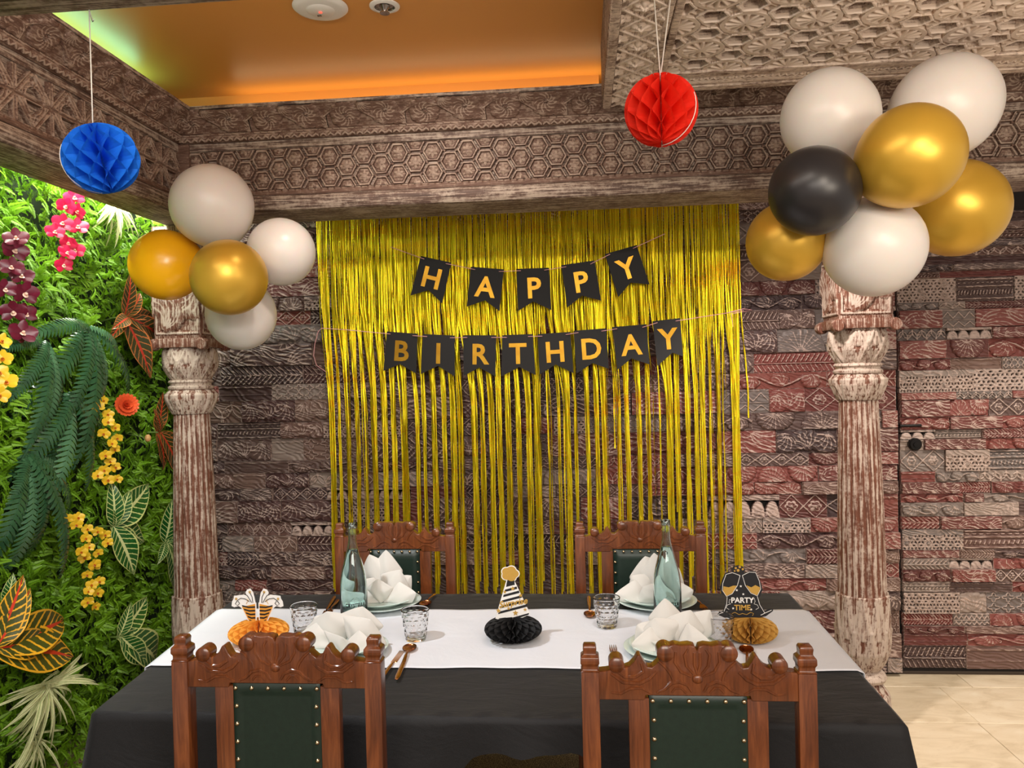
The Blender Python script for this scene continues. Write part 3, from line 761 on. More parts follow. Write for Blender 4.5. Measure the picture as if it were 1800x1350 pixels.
for i in range(13): o = link('bead_strip', ubm, None, lat); o.matrix_local = Matrix.Translation((LX0+.34+.25*i, LYI+.05, LZ+.004)) @ Matrix(((1, 0, 0, 0), (0, 0, 1, 0), (0, 1, 0, 0), (0, 0, 0, 1)))
# pierced lattice units (front of the relief faces down)
A = .21; ux, uy = A, A*math.sqrt(3)
F = Field(ux, uy, .0026)
d = np.full_like(F.X, 1e9); star = np.full_like(F.X, 1e9); hexd = np.full_like(F.X, 1e9)
stars = [(i*A+(j % 2)*A/2, j*A*math.sqrt(3)/2) for j in range(-1, 4) for i in range(-1, 3)]
for (cx, cz) in stars:
    q = np.hypot(F.X-cx, F.Z-cz); star = np.minimum(star, q); a = np.arctan2(F.Z-cz, F.X-cx)
    for k in range(12):
        an = k*PI/6+PI/12*0; al = (F.X-cx)*math.cos(an)+(F.Z-cz)*math.sin(an); e = np.abs(-(F.X-cx)*math.sin(an)+(F.Z-cz)*math.cos(an))
        d = np.minimum(d, np.where((al > 0) & (al < A*.30), e, 1e9))
holes = []
for (cx, cz) in stars:
    for an in range(30, 390, 60): holes.append((cx+A/math.sqrt(3)*math.cos(math.radians(an)), cz+A/math.sqrt(3)*math.sin(math.radians(an))))
for (hx, hz) in holes:
    lx, lz = F.X-hx, F.Z-hz; hd = np.maximum(np.abs(lz), np.maximum(np.abs(lz*.5+lx*.866), np.abs(-lz*.5+lx*.866))); hexd = np.minimum(hexd, hd)
tri = np.full_like(F.X, 1e9)
F.h = np.where(d < .0075, .016-.008*(d/.0075)**2, .0005); F.p = np.where(d < .0075, .8, .0)
k = (star > A*.28) & (star < A*.36); F.h = np.where(k, .013, F.h); F.p = np.where(k, .7, F.p)
k = np.abs(hexd-.040) < .0045; F.h = np.where(k, .014, F.h); F.p = np.where(k, .9, F.p)
k = (d > .0085) & (star < A*.27) & (star > .028); F.h = np.where(k, -.018, F.h); F.p = np.where(k, -.6, F.p)  # sunk star fields darkened in colour to stand in for shade
mid = np.full_like(F.X, 1e9)
for (cx, cz) in stars:
    for an in (0, 60, 120): mid = np.minimum(mid, np.abs(F.X-cx-A/2*math.cos(math.radians(an)))+np.abs(F.Z-cz-A/2*math.sin(math.radians(an))))
k = mid < .013; F.h = np.where(k, -.016, F.h); F.p = np.where(k, -.5, F.p); k = np.abs(mid-.019) < .004; F.h = np.where(k, .009, F.h); F.p = np.where(k, .8, F.p)  # small sunk diamonds painted with shade as well
F.hole = hexd < .0345
F.rough(.0005, 6, .15); ul = F.mesh('lattice_panel', .05); ul.materials.append(M['lattice'])
nx_, ny_ = 14, 6
for i in range(nx_):
    for j in range(ny_):
        X = LX0+.205+A*(i+.5); Y = LYI-uy*(j+1)
        if Y < .6: continue
        o = link('lattice_panel', ul, None, lat); o.matrix_local = Matrix.Translation((X, Y, LZ+.018)) @ Matrix(((1, 0, 0, 0), (0, 0, 1, 0), (0, 1, 0, 0), (0, 0, 0, 1)))
part('upper_board', MB().box(LX0+.05, 3.4, -.4, LYB, 2.86, 2.9), plain('brown_board', (88, 62, 48), .8), lat)
# warm lamp hidden above the lattice
l = bpy.data.lights.new('lattice_lamp', 'POINT'); l.energy = 2.2; l.color = (1, .62, .3); l.shadow_soft_size = .04
o = bpy.data.objects.new('lattice_lamp', l); COL.objects.link(o); o.location = (1.0, 2.1, 2.78)
# ------------------------------------------------------------------ columns
def smooth_interp(pts, t):
    zs = [p[1] for p in pts]; rs = [p[0] for p in pts]; return np.interp(t, zs, rs)
def lathe_relief(name, prof, hf, n=96, dz=.005):
    z0, z1 = prof[0][1], prof[-1][1]; m = max(4, int((z1-z0)/dz)); zz = np.linspace(z0, z1, m+1); th = np.linspace(0, 2*PI, n, endpoint=False)
    T, Z = np.meshgrid(th, zz); R = smooth_interp(prof, Z); h, p = hf(T, (Z-z0)/(z1-z0), R); R = R+h
    V = np.stack([R*np.cos(T), R*np.sin(T), Z], -1).reshape(-1, 3); idx = np.arange((m+1)*n).reshape(m+1, n)
    nxt = np.roll(idx, -1, 1); q = np.stack([idx[:-1], nxt[:-1], nxt[1:], idx[1:]], -1).reshape(-1, 4)
    c0 = len(V); V = np.concatenate([V, [[0, 0, z0], [0, 0, z1]]])
    tr = np.concatenate([np.stack([nxt[0], idx[0], np.full(n, c0)], -1), np.stack([idx[-1], nxt[-1], np.full(n, c0+1)], -1)])
    me = set_mesh(name, V, q, tr, {'pat': np.concatenate([p.reshape(-1), [0, 0]])}); return me
def leaves(T, t, n, rows, amp):
    """overlapping carved leaves round a drum"""
    h = np.zeros_like(T); p = np.zeros_like(T)
    for k in range(rows):
        ph = (T*n/(2*PI)+(k % 2)*.5) % 1-.5; v = (t*rows-k)
        inside = (v > -.1) & (v < 1.15); w = .5*np.sqrt(np.clip(1.12-np.clip(v, 0, 1.12), 0, 1))*1.15; x = np.abs(ph)/np.maximum(w, .02)
        on = inside & (x < 1); hh = amp*(1-x**2)*(.4+.6*v)+amp*.35*np.cos(x*9+v*5)
        h = np.where(on & (hh > h), hh, h); p = np.where(on, .35+.6*np.exp(-((x-.9)/.1)**2)+.5*(np.cos(x*9+v*5) > .75), p)
    return h, np.clip(p, 0, 1)
def nz(T, t, s): return np.sin(T*7+t*13+s)*np.sin(t*61+T*3+s*2)*.5+np.sin(T*31+t*7)*np.sin(t*23+s)*.5
fl = lambda T, t, R: (-.0050*np.abs(np.cos(T*11))**3, .28-.5*np.abs(np.cos(T*11))**4)
SHAFT = lathe_relief('shaft', [(.104, .56), (.100, .62), (.096, .9), (.088, 1.2), (.080, 1.44)], fl, 132, .012)
CAPL = lathe_relief('capital', [(.082, 1.435), (.095, 1.46), (.110, 1.50), (.112, 1.525), (.100, 1.54), (.092, 1.548)], lambda T, t, R: leaves(T, t, 12, 1, .008), 120, .004)
RING = lathe_relief('ring', [(.088, 1.546), (.100, 1.552), (.102, 1.562), (.090, 1.570), (.092, 1.578), (.100, 1.584), (.096, 1.592), (.084, 1.598)], lambda T, t, R: (0*T, .45+0*T), 64, .002)
BULB = lathe_relief('capital_bulb', [(.084, 1.596), (.094, 1.61), (.112, 1.65), (.117, 1.69), (.112, 1.725), (.100, 1.75)], lambda T, t, R: leaves(T, t, 10, 2, .010), 120, .004)
BASEL = lathe_relief('base_leaves', [(.062, .255), (.085, .29), (.104, .34), (.110, .44), (.106, .56), (.105, .59)], lambda T, t, R: leaves(T, t, 10, 2, .007), 120, .005)
BRING = lathe_relief('base_ring', [(.064, .20), (.088, .212), (.094, .225), (.088, .24), (.066, .258)], lambda T, t, R: (0*T, .5+0*T), 64, .003)
BVASE = lathe_relief('base_bulb', [(.05, .05), (.085, .062), (.105, .10), (.100, .15), (.075, .19), (.062, .205)], lambda T, t, R: leaves(T, t, 12, 1, .006), 96, .005)
for me_ in (SHAFT, CAPL, RING, BULB, BASEL, BRING, BVASE): me_.materials.append(M['column'])
F = Field(.22, .25, .0025); F.fan((.05, .03), .2, 1.6, 6, .17, .8, h=.008); F.spiral((.13, .16), .06, 1.3, 1, .012, .012); F.fan((.2, .2), PI*.9, PI*1.7, 5, .11, -.5, h=.007)
F.stroke([(.012, .012), (.208, .012), (.208, .238), (.012, .238), (.012, .012)], .008, .007, .4, .7); F.rough(.0008, 5, .2)
BF = F.mesh('block_carving', .004); BF.materials.append(M['column'])
for (X, label) in ((-1.83, 'whitewashed fluted timber column in front of the green wall, left of the table'), (1.203, 'weathered fluted timber column right of the table, under the large balloon cluster')):
    c = thing('carved_column', label, 'column', (X, 3.60, 0), 0, 'carved columns')
    part('plinth', MB().box(-.13, .13, -.13, .13, .0, .052), M['column'], c, bevel=.005)
    for nm, me_ in (('base_bulb', BVASE), ('base_ring', BRING), ('base_leaves', BASEL), ('shaft', SHAFT), ('lower_capital', CAPL), ('neck_ring', RING), ('capital_bulb', BULB)): link(nm, me_, None, c)
    blk = part('capital_block', MB().box(-.110, .110, -.110, .110, 1.782, 2.298).box(-.125, .125, -.125, .125, 1.742, 1.784), M['column'], c, bevel=.004)
    v = MB()
    for sx in (-1, 1):
        for y0 in (-.135, .085): v.add(*(lambda mb: (mb.v, mb.f))(MB().lathe([(.022, -.025), (.026, -.02), (.026, .02), (.022, .025)], 16)), Matrix.Translation((sx*.118, y0+.025, 1.755)) @ Matrix.Rotation(PI/2, 4, 'X'))
    part('volutes', v, M['column'], c, smooth=False, sharp=.6)
    for a in range(4):
        o = link('block_carving', BF, None, blk); o.matrix_local = Matrix.Rotation(a*PI/2, 4, 'Z') @ Matrix.Translation((0, -.110, 1.795))
        o = link('block_carving', BF, None, blk); o.matrix_local = Matrix.Rotation(a*PI/2, 4, 'Z') @ Matrix.Translation((0, -.110, 2.046)) @ Matrix.Diagonal((-1, 1, 1, 1)) if False else Matrix.Rotation(a*PI/2, 4, 'Z') @ Matrix.Translation((0, -.110, 2.046))

# ------------------------------------------------------------------ foil fringe curtain
t = NT('holographic_gold_foil'); v = t.coord('Object')
vs = t.coord('Object', (1, 1, 1)); vor = t.n('ShaderNodeTexVoronoi'); vor.inputs['Scale'].default_value = 420; t.l(vs, vor.inputs['Vector'])
hn = t.noise(t.coord('Object', (1, 1, 3.2)), 1.9, 3, .65); sp = t.n('ShaderNodeSeparateColor'); t.l(vor.outputs['Color'], sp.inputs[0])
k = t.math('ADD', t.math('MULTIPLY_ADD', hn, .95, -.08), t.math('MULTIPLY', sp.outputs[0], .32))
col = t.ramp(k, [(.3, lin((246, 206, 30))), (.5, lin((252, 222, 44))), (.62, lin((222, 232, 40))), (.7, lin((250, 200, 20))), (.84, lin((246, 165, 30)))])
t.set(col, .32, .9); t.bump(t.math('ADD', sp.outputs[1], t.math('MULTIPLY', t.noise(t.coord('Object', (1, 1, .35)), 120, 3), 1.5)), .55, .0012); M['foil'] = t.m
CY = 4.115
cur = thing('foil_fringe_curtain', 'shimmering gold foil fringe curtain hung on the carved wall behind the banners', 'curtain', (0, CY, 0))
cl, cr = atY(557, 392, CY).x, atY(1298, 357, CY).x; ZT = 2.45
rc = random.Random(11)
CW = {}
centers = [(587, .5), (600, .5), (613, .8), (628, .7), (642, .5), (660, .9), (677, .9), (694, .8), (712, .7), (735, .7), (748, .8), (765, .9), (782, .9), (797, .7), (812, .4), (836, .6), (850, .8), (866, 1.4), (880, 1.6), (896, 1.5), (912, 1.4), (930, 1.6), (944, 1.2), (966, .35), (984, .4), (1000, 1.1), (1014, .8), (1035, 1.0), (1050, .8), (1063, .8), (1087, .3), (1104, .5), (1124, .35), (1144, .35), (1162, .3), (1180, 1.0), (1192, .8), (1210, .6), (1226, .9), (1238, 1.2), (1250, .8), (1264, .5), (1275, .3), (1290, .7), (1298, 1.3), (1304, .8)]
wsum = sum(w for _, w in centers)
def strand(xt, xb, zb, w, ph, edge=0):
    V = []; n = 44; dirn = rc.choice((-1, 1))
    for i in range(n+1):
        f = i/n; z = ZT+(zb-ZT)*f; s = min(max((2.0-z)/.6, 0), 1); s = s*s*(3-2*s)
        x = xt+(xb-xt)*s+.0015*math.sin(z*9+ph); y = .006*math.sin(z*5+ph*3)+.010*math.sin(ph*7)
        a = .5*math.sin(z*3.1+ph*5)*(1-edge*s)+rc.uniform(-.3, .3)+dirn*edge*1.3*s; cr_ = abs(((z+.02*math.sin(xt*3))/.165) % 1-.5) < .07; a += .7*cr_*rc.choice((-1, 1)); y += .004*cr_; ww = w/2*(1-.12*rc.random())
        V += [(x-ww*math.cos(a), y-ww*math.sin(a), z), (x, y-.0012, z), (x+ww*math.cos(a), y+ww*math.sin(a), z)]
    q = [(i*3+j, i*3+j+1, i*3+j+4, i*3+j+3) for i in range(n) for j in (0, 1)]
    return V, q
N = 300; acc = 0; ci = 0; extra = MB()
tot = N+170; cum = []; s_ = 0
for c0, w0 in centers: s_ += w0/wsum; cum.append((s_, c0))
for i in range(tot):
    f = (i+.5)/tot; xt = cl+(cr-cl)*f+rc.uniform(-.004, .004); pxb = 572+(1306-572)*f; c0, w0 = max(centers, key=lambda cw: (cw[1]+.15)/(abs(cw[0]-pxb)+7))
    sh = c0-pxb; pb = pxb+max(-20, min(20, sh*.82))+rc.gauss(0, 2.0); xb = atY(pb, 800, CY).x; eg = 0 if rc.random() < w0*.6+.4 else .95
    zb = rc.choice((.42, .5, .46, .38))+rc.uniform(-.05, .05)
    if rc.random() < .05: zb = rc.uniform(.8, 1.3)
    if i == tot-1: xb = atY(1316, 735, CY).x; zb = atY(1316, 735, CY).z
    V, q = strand(xt, xb, zb, rc.uniform(.006, .0092), rc.random()*6, eg)
    if i % 47 < 30 and i*N//tot >= 0 and len(cur.children) < N:
        o = link('strand', set_mesh('strand', V, q), M['foil'], cur)
    else: extra.add(V, q)
me = set_mesh('loose_strands', [tuple(p) for p in extra.v], extra.f); link('loose_strands', me, M['foil'], cur, kind='stuff')
hd = MB(); n = 400
V = [(cl-.01+(cr-cl+.02)*i/n, -.012+.004*math.sin(i*1.7)+.003*math.sin(i*.61), z) for z in (2.425, 2.455) for i in range(n+1)]
link('header_band', set_mesh('header_band', V, [(i, i+1, i+n+2, i+n+1) for i in range(n)]), M['foil'], cur)

# ------------------------------------------------------------------ banners
BY = 4.065
def text_mesh(s, size, ext=.0006, off=0.0, align='CENTER'):
    cu = bpy.data.curves.new('lettering', 'FONT'); cu.body = s; cu.size = size; cu.extrude = ext; cu.offset = off; cu.align_x = align; cu.align_y = 'CENTER'; cu.resolution_u = 3
    ob = bpy.data.objects.new('lettering', cu); COL.objects.link(ob); bpy.context.view_layer.update()
    me = bpy.data.meshes.new_from_object(ob.evaluated_get(bpy.context.evaluated_depsgraph_get())); bpy.data.objects.remove(ob); bpy.data.curves.remove(cu); return me
M['card_black'] = plain('black_card', (7, 7, 11), .6)
t = NT('gold_letter_foil'); n_ = t.noise(t.coord('Object', (3, 3, 6)), 5, 2); t.set(t.mix(n_, lin((160, 104, 26)), lin((206, 166, 52))), .3, .85); M['gold_letter'] = t.m
def P(z, x, y): return (640+x/3, 400+y/3)
H1 = [('H', (300, 150), (460, 185), (412, 400), (340, 330), (245, 358)), ('A', (565, 208), (738, 222), (715, 442), (640, 385), (543, 418)),
      ('P', (803, 218), (975, 212), (988, 435), (892, 390), (812, 440)), ('P', (1040, 200), (1215, 175), (1250, 387), (1150, 360), (1072, 422)), ('Y', (1270, 140), (1437, 92), (1505, 300), (1405, 290), (1340, 368))]
H2 = [('B', (120, 548), (283, 560), (275, 770), (190, 720), (102, 756)), ('I', (312, 562), (480, 570), (480, 785), (392, 730), (302, 772)),
      ('R', (522, 568), (697, 568), (692, 785), (607, 738), (525, 782)), ('T', (730, 568), (890, 562), (905, 778), (820, 735), (725, 785)),
      ('H', (915, 562), (1087, 550), (1105, 768), (1010, 722), (925, 775)), ('D', (1105, 545), (1275, 532), (1290, 745), (1205, 715), (1120, 770)),
      ('A', (1308, 525), (1490, 510), (1505, 722), (1410, 690), (1335, 750)), ('Y', (1520, 495), (1665, 478), (1680, 680), (1625, 660), (1545, 730))]
LM = {}
def banner(flags, ends, label):
    b = thing('letter_banner', label, 'banner', (0, BY, 0))
    strpts = [atY(*ends[0], BY)]
    for k, (ch, *pts) in enumerate(flags):
        w = [atY(*P(0, *p), BY) for p in pts]; TL, TR, BR, NT_, BLp = w
        yo = -.012*(k % 2); q = [(p.x, p.z) for p in (TL, BLp, NT_, BR, TR)]
        mb = MB(); sub = 6; n = len(q)
        mb.prism(q, yo-.0006, yo+.0006); fl_ = part('pennant', mb, M['card_black'], b)
        ux_ = (TR-TL); ux_.y = 0; L_ = ux_.length; ux_.normalize(); uz_ = Vector((-ux_.z, 0, ux_.x))
        dn = ((BLp+BR)/2-(TL+TR)/2); dn.y = 0; ctr = (TL+TR)/2+dn*.49; ctr.y = yo-.0014
        if ch not in LM: LM[ch] = text_mesh(ch, .145, .0006, .0035); LM[ch].materials.append(M['gold_letter'])
        o = link('letter', LM[ch], None, fl_); Y_ = -dn.normalized(); X_ = Vector((Y_.z, 0, -Y_.x))
        R = Matrix((X_, Y_, X_.cross(Y_))).transposed().to_4x4(); o.matrix_local = Matrix.Translation(ctr) @ R
        strpts += [TL+ux_*.012-uz_*.012, TR-ux_*.012-uz_*.012]
    strpts.append(atY(*ends[1], BY))
    s_ = MB(); pp = [(p.x, (.004 if 0 < i < len(strpts)-1 and i % 2 == 1 else .004)+(-.02 if i in (0,) else 0), p.z) for i, p in enumerate(strpts)]
    # the ribbon shows in front between flags, dips behind each flag
    for i in range(0, len(pp)-1, 2):
        a, c = Vector(pp[i]), Vector(pp[i+1]); a.y = c.y = -.016; d = (c-a).normalized()*.012
        s_.tube([a-d*(i > 0), a, c, c+d*(i+2 < len(pp))], .0019, 6, flat=.5)
    part('ribbon', s_, M['pink_ribbon'], b, smooth=True); return b
banner(H1, ((688, 435), (1168, 412)), 'black pennant banner with gold letters reading HAPPY, upper of the two')
bb = banner(H2, ((610, 580), (1306, 546)), 'black pennant banner with gold letters reading BIRTHDAY, lower of the two')
tail = [atY(*p, BY) for p in ((612, 580), (566, 577), (560, 583), (554, 605), (552, 625), (557, 642), (574, 654))]
part('ribbon_tail', MB().tube([(p.x, -.006, p.z) for p in tail], .0018, 6), M['pink_ribbon'], bb, smooth=True)
tail = [atY(*p, BY) for p in ((1270, 552), (1306, 543), (1322, 545), (1300, 549), (1285, 552), (1288, 575))]
part('ribbon_tail', MB().tube([(p.x, -.008, p.z) for p in tail], .0016, 6), M['pink_ribbon'], bb, smooth=True)

# ------------------------------------------------------------------ balloons
t = NT('marigold_latex'); t.set(lin((255, 188, 24)), .25); tl = t.n('ShaderNodeBsdfTranslucent'); tl.inputs[0].default_value = lin((255, 176, 20))
mx = t.n('ShaderNodeMixShader'); mx.inputs[0].default_value = .12; t.l(t.b.outputs[0], mx.inputs[1]); t.l(tl.outputs[0], mx.inputs[2]); t.l(mx.outputs[0], t.out.inputs[0]); M['orange_latex'] = t.m
def balloon_mesh(ratio=1.06):
    mb = MB(); n = 40; m = 28; pr = []
    for j in range(m+1):
        a = PI*j/m; z = -math.cos(a); r = math.sin(a)
        zz = z*ratio if z < 0 else z
        r *= 1-.10*max(0, -z)**2*1.2; pr.append((max(r, .0001), zz))
    mb.lathe(pr, n, cap=False); return mb
BM = {}
KN = MB().lathe([(.010, .012), (.014, .006), (.008, 0), (.016, -.014), (.018, -.02), (.012, -.021)], 14, cap=True)
def balloon(px, py, rx, ry, ang, Y, mat, label, grp, knot=(0, -1)):
    """knot: picture-plane direction of the neck"""
    c = atY(px, py, Y); dep = (c-CAM).dot(fw); r = (rx+ry)/2*dep/FOC
    o = thing('balloon', label, 'balloon', c, 0, grp)
    axis = Vector((knot[0], .55, knot[1])).normalized()
    z = -axis; x = z.orthogonal().normalized(); y = z.cross(x)
    R = Matrix((x, y, z)).transposed().to_4x4(); o.matrix_world = Matrix.Translation(c) @ R
    if mat not in BM: BM[mat] = balloon_mesh().mesh('skin', True, True); BM[mat].materials.append(M[mat])
    s = link('skin', BM[mat], None, o); s.scale = (r, r, r*(1+.35*(max(rx, ry)/min(rx, ry)-1)))
    part('knot', KN, M[mat], o, smooth=True, loc=(0, 0, -r*1.06*(1+.35*(max(rx, ry)/min(rx, ry)-1))-.008))
g = 'balloon cluster on the left column'
balloon(373, 362, 72, 71, 0, 3.02, 'white_latex', 'large white balloon, topmost of the left cluster', g, (.2, -1))
balloon(494, 443, 60, 58, 0, 3.10, 'white_latex', 'white balloon at the right of the left cluster, beside the foil curtain', g, (-1, -.2))
balloon(293, 466, 63, 60, 0, 3.08, 'orange_latex', 'bright marigold orange balloon at the left of the left cluster', g, (1, 0))
balloon(403, 488, 68, 64, 0, 2.86, 'gold_latex', 'pearly gold balloon in front at the middle of the left cluster', g, (0, -.2))
balloon(424, 552, 66, 55, 0, 3.17, 'white_latex', 'white balloon hanging lowest in the left cluster', g, (-.3, 1))
g = 'balloon cluster on the right column'
balloon(1459, 208, 86, 82, 0, 2.66, 'white_latex', 'large white balloon at the upper left of the right cluster', g, (.4, -1))
balloon(1660, 190, 97, 80, 0, 2.70, 'white_latex', 'large white balloon at the upper right corner of the right cluster', g, (-1, -.75))
balloon(1599, 275, 93, 85, 0, 2.40, 'gold_latex', 'big shiny gold balloon in front at the middle of the right cluster', g, (-.8, -.5))
balloon(1432, 336, 80, 75, 0, 2.44, 'black_latex', 'black balloon, the only black one', g, (.9, 0))
balloon(1680, 366, 88, 80, 0, 2.82, 'gold_latex', 'gold balloon at the lower right of the right cluster', g, (-1, .1))
balloon(1383, 424, 72, 66, 0, 2.67, 'gold_latex', 'gold balloon at the lower left of the right cluster, under the black one', g, (.8, .6))
balloon(1536, 434, 87, 87, 0, 2.60, 'white_latex', 'white balloon hanging lowest in the right cluster', g, (0, 1))

# ------------------------------------------------------------------ honeycomb tissue balls
def honeycomb(rx, rz, n=26, m=30, waves=7, z0=0, flat_bottom=None, amp=1.0):
    """tissue sheets round an axis, glued edge to edge so that lens-shaped cells open between them"""
    mb = MB(); dth = 2*PI/n
    for k in range(n):
        V = []; s = 1 if k % 2 else -1
        for j in range(m+1):
            b = PI*j/m; zc = -math.cos(b)*rz; rr = max(math.sin(b), .02)**.9*rx
            tri = abs(((j/m*waves) % 1)-.5)*4-1
            for i, f in enumerate((.01, .5, .8, 1.0)):
                th = k*dth+s*dth*.5*amp*tri*(f**.6); r = rr*f
                zz = zc*(1 if f > .9 else f*.35+.65)
                if flat_bottom is not None: zz = max(zz, flat_bottom)
                V.append((r*math.cos(th), r*math.sin(th), zz+z0))
        F_ = [(j*4+i, j*4+i+1, (j+1)*4+i+1, (j+1)*4+i) for j in range(m) for i in range(3)]
        mb.add(V, F_)
    return mb
def tissue(name, c, c2=None, tr=.35):
    t = NT(name); t.set(lin(c), .75); b = t.b; tl = t.n('ShaderNodeBsdfTranslucent'); tl.inputs[0].default_value = lin(c)
    mx = t.n('ShaderNodeMixShader'); mx.inputs[0].default_value = tr; t.l(b.outputs[0], mx.inputs[1]); t.l(tl.outputs[0], mx.inputs[2]); t.l(mx.outputs[0], t.out.inputs[0]); return t.m
M['t_blue'] = tissue('blue_tissue', (20, 122, 232)); M['t_red'] = tissue('red_tissue', (240, 46, 18)); M['t_black'] = tissue('black_tissue', (22, 22, 24), tr=.1)
M['t_orange'] = tissue('golden_orange_tissue', (246, 180, 72)); M['t_gold'] = tissue('dull_gold_tissue', (206, 160, 76))
def hang_ball(px, py, r, Y, mat, label, strings, rot, grp='hanging honeycomb balls'):
    c = atY(px, py, Y); dep = (c-CAM).dot(fw); R = r*dep/FOC
    o = thing('honeycomb_ball', label, 'decoration', c, 0, grp)
    me = honeycomb(R, R*.95, 22, 32, 4.5).mesh('tissue_ball', False); link('tissue_ball', me, M[mat], o, rot=rot)
    s = MB()
    for st in strings:
        pts = [p-c for p in st]; s.tube(pts, .0013, 6)
    part('string', s, M['string'], o, smooth=True)
    rim = MB().tube([(0, -R*1.01*math.cos(a), R*.96*math.sin(a)) for a in np.linspace(-PI*.5, PI*.1, 14)], .0009, 5)
    part('card_edge', rim, M['string'], o, rot=(0, 0, 1.05 if 'red' in label else -1.0), smooth=True)
c = atY(178, 279, 1.462); top = atY(163, 219, 1.462)
hang_ball(178, 279, 63, 1.462, 't_blue', 'blue honeycomb paper ball hanging at the upper left', [[top, atY(160, 120, 1.463), Vector((atY(157, 26, 1.465).x, 1.465, 2.303))], [Vector((atY(157, 28, 1.465).x, 1.466, 2.301)), atY(163, 38, 1.465), atY(166, 34, 1.465)]], (.1, -.25, .6))
c2 = atY(1162, 194, 1.5)
zt = LZ-.004
hang_ball(1162, 194, 64, 1.5, 't_red', 'red honeycomb paper ball hanging in front of the carved beam', [[c2+Vector((0, 0, .06)), atY(1150, 0, 1.5), Vector((atY(1150, 0, 1.5).x-.02, 1.55, zt))], [c2+Vector((0, 0, .06)), atY(1178, 0, 1.5), Vector((atY(1178, 0, 1.5).x+.02, 1.55, zt))]], (.1, .22, 1.9))

# ------------------------------------------------------------------ ceiling fittings
p = atZ(563, 12, 2.858)
o = thing('ceiling_detector', 'round white detector disc with a red light on the orange ceiling', 'detector', (p.x, p.y, 2.858))
part('rim', MB().lathe([(.0, .0), (.094, .0), (.094, -.003), (.086, -.010), (.074, -.013), (.0, -.013)][::-1], 48, cap=False), M['white_plastic'], o, smooth=False, sharp=.5)
part('cover', MB().lathe([(.0, -.018), (.038, -.018), (.046, -.014), (.05, -.0125)], 40, cap=False), M['white_plastic'], o, sharp=.5)
part('status_light', MB().lathe([(.004, -.0185), (.006, -.0205), (.001, -.0215)], 12), M['red_led'], o)
for (s_, x, y, z_) in (('60', -.012, .026, .016), ('---', .03, .07, .014), ('I  I', .0, -.006, .014)):
    if s_ == '60':
        me = text_mesh('80', z_, .0003); me.materials.append(M['black_latex']); link('marking', me, None, o, (x, y, -.0188), (PI, 0, 0))
p = atZ(676, 10, 2.858)
o = thing('ceiling_sprinkler', 'small recessed sprinkler in a white ring beside the detector', 'sprinkler', (p.x, p.y, 2.858))
part('ring', MB().lathe([(.034, 0), (.052, 0), (.052, -.004), (.044, -.008), (.036, -.008), (.034, -.002)], 40, cap=False), M['white_plastic'], o, sharp=.5)
part('cup', MB().lathe([(.034, -.006), (.032, -.001), (.001, -.001)], 32, cap=False), M['chrome'], o, sharp=.6)
part('nozzle', MB().lathe([(.018, -.002), (.012, -.012), (.008, -.02), (.017, -.024), (.017, -.027), (.001, -.028)], 16), M['chrome'], o, sharp=.6)

# ------------------------------------------------------------------ chairs
HW = .2425
def chair_parts():
    P_ = {}
    def leg(x):
        m = MB(); w = .019
        m.add([(x-w, -.018, 0), (x+w, -.018, 0), (x+w, .020, 0), (x-w, .020, 0), (x-w, -.020, .47), (x+w, -.020, .47), (x+w, .020, .47), (x-w, .020, .47), (x-w, -.020, .948), (x+w, -.020, .948), (x+w, .020, .948), (x-w, .020, .948)],
              [(3, 2, 1, 0), (0, 1, 5, 4), (1, 2, 6, 5), (2, 3, 7, 6), (3, 0, 4, 7), (4, 5, 9, 8), (5, 6, 10, 9), (6, 7, 11, 10), (7, 4, 8, 11), (8, 9, 10, 11)]); return m
    P_['rear_leg'] = [leg(-HW+.019), leg(HW-.019)]
    def finial(x):
        m = MB(); lv = [(.0205, .948), (.0165, .952), (.0165, .960), (.020, .966), (.0195, .978), (.0135, .984), (.0135, .990), (.0145, .997), (.012, 1.003), (.001, 1.004)]
        v = []; f = []
        for (w, z) in lv: v += [(x-w, -w, z), (x+w, -w, z), (x+w, w, z), (x-w, w, z)]
        for i in range(len(lv)-1):
            for k in range(4): f.append((i*4+k, i*4+(k+1) % 4, i*4+4+(k+1) % 4, i*4+4+k))
        f.append((3, 2, 1, 0)); m.add(v, f); return m
    P_['finial'] = [finial(-HW+.019), finial(HW-.019)]
    half = [(0, .992), (.004, 1.003), (.016, 1.006), (.032, 1.004), (.046, 1.007), (.054, 1.004), (.062, 1.006), (.074, 1.003), (.081, .994), (.081, .984), (.076, .975), (.084, .966), (.094, .9575), (.104, .959), (.111, .970), (.118, .984), (.124, .983), (.131, .970), (.141, .960), (.151, .956), (.155, .966), (.163, .976), (.173, .978), (.182, .972), (.184, .962), (.180, .952), (.19, .950), (.206, .948)]
    pts = [(x, z) for x, z in half[::-1]]+[(-x, z) for x, z in half[1:]]+[(-.206, .889), (-.11, .889), (-.108, .899), (.108, .899), (.11, .889), (.206, .889)]
    P_['crest_rail'] = (pts,)
    return P_
CP = chair_parts()
def spiral_pts(cx, cz, r, a0, turns, sg, y, n=16):
    return [(cx+r*(1-.8*t)*math.cos(a0+sg*turns*2*PI*t), y, cz+r*(1-.8*t)*math.sin(a0+sg*turns*2*PI*t)) for t in np.linspace(0, 1, n)]
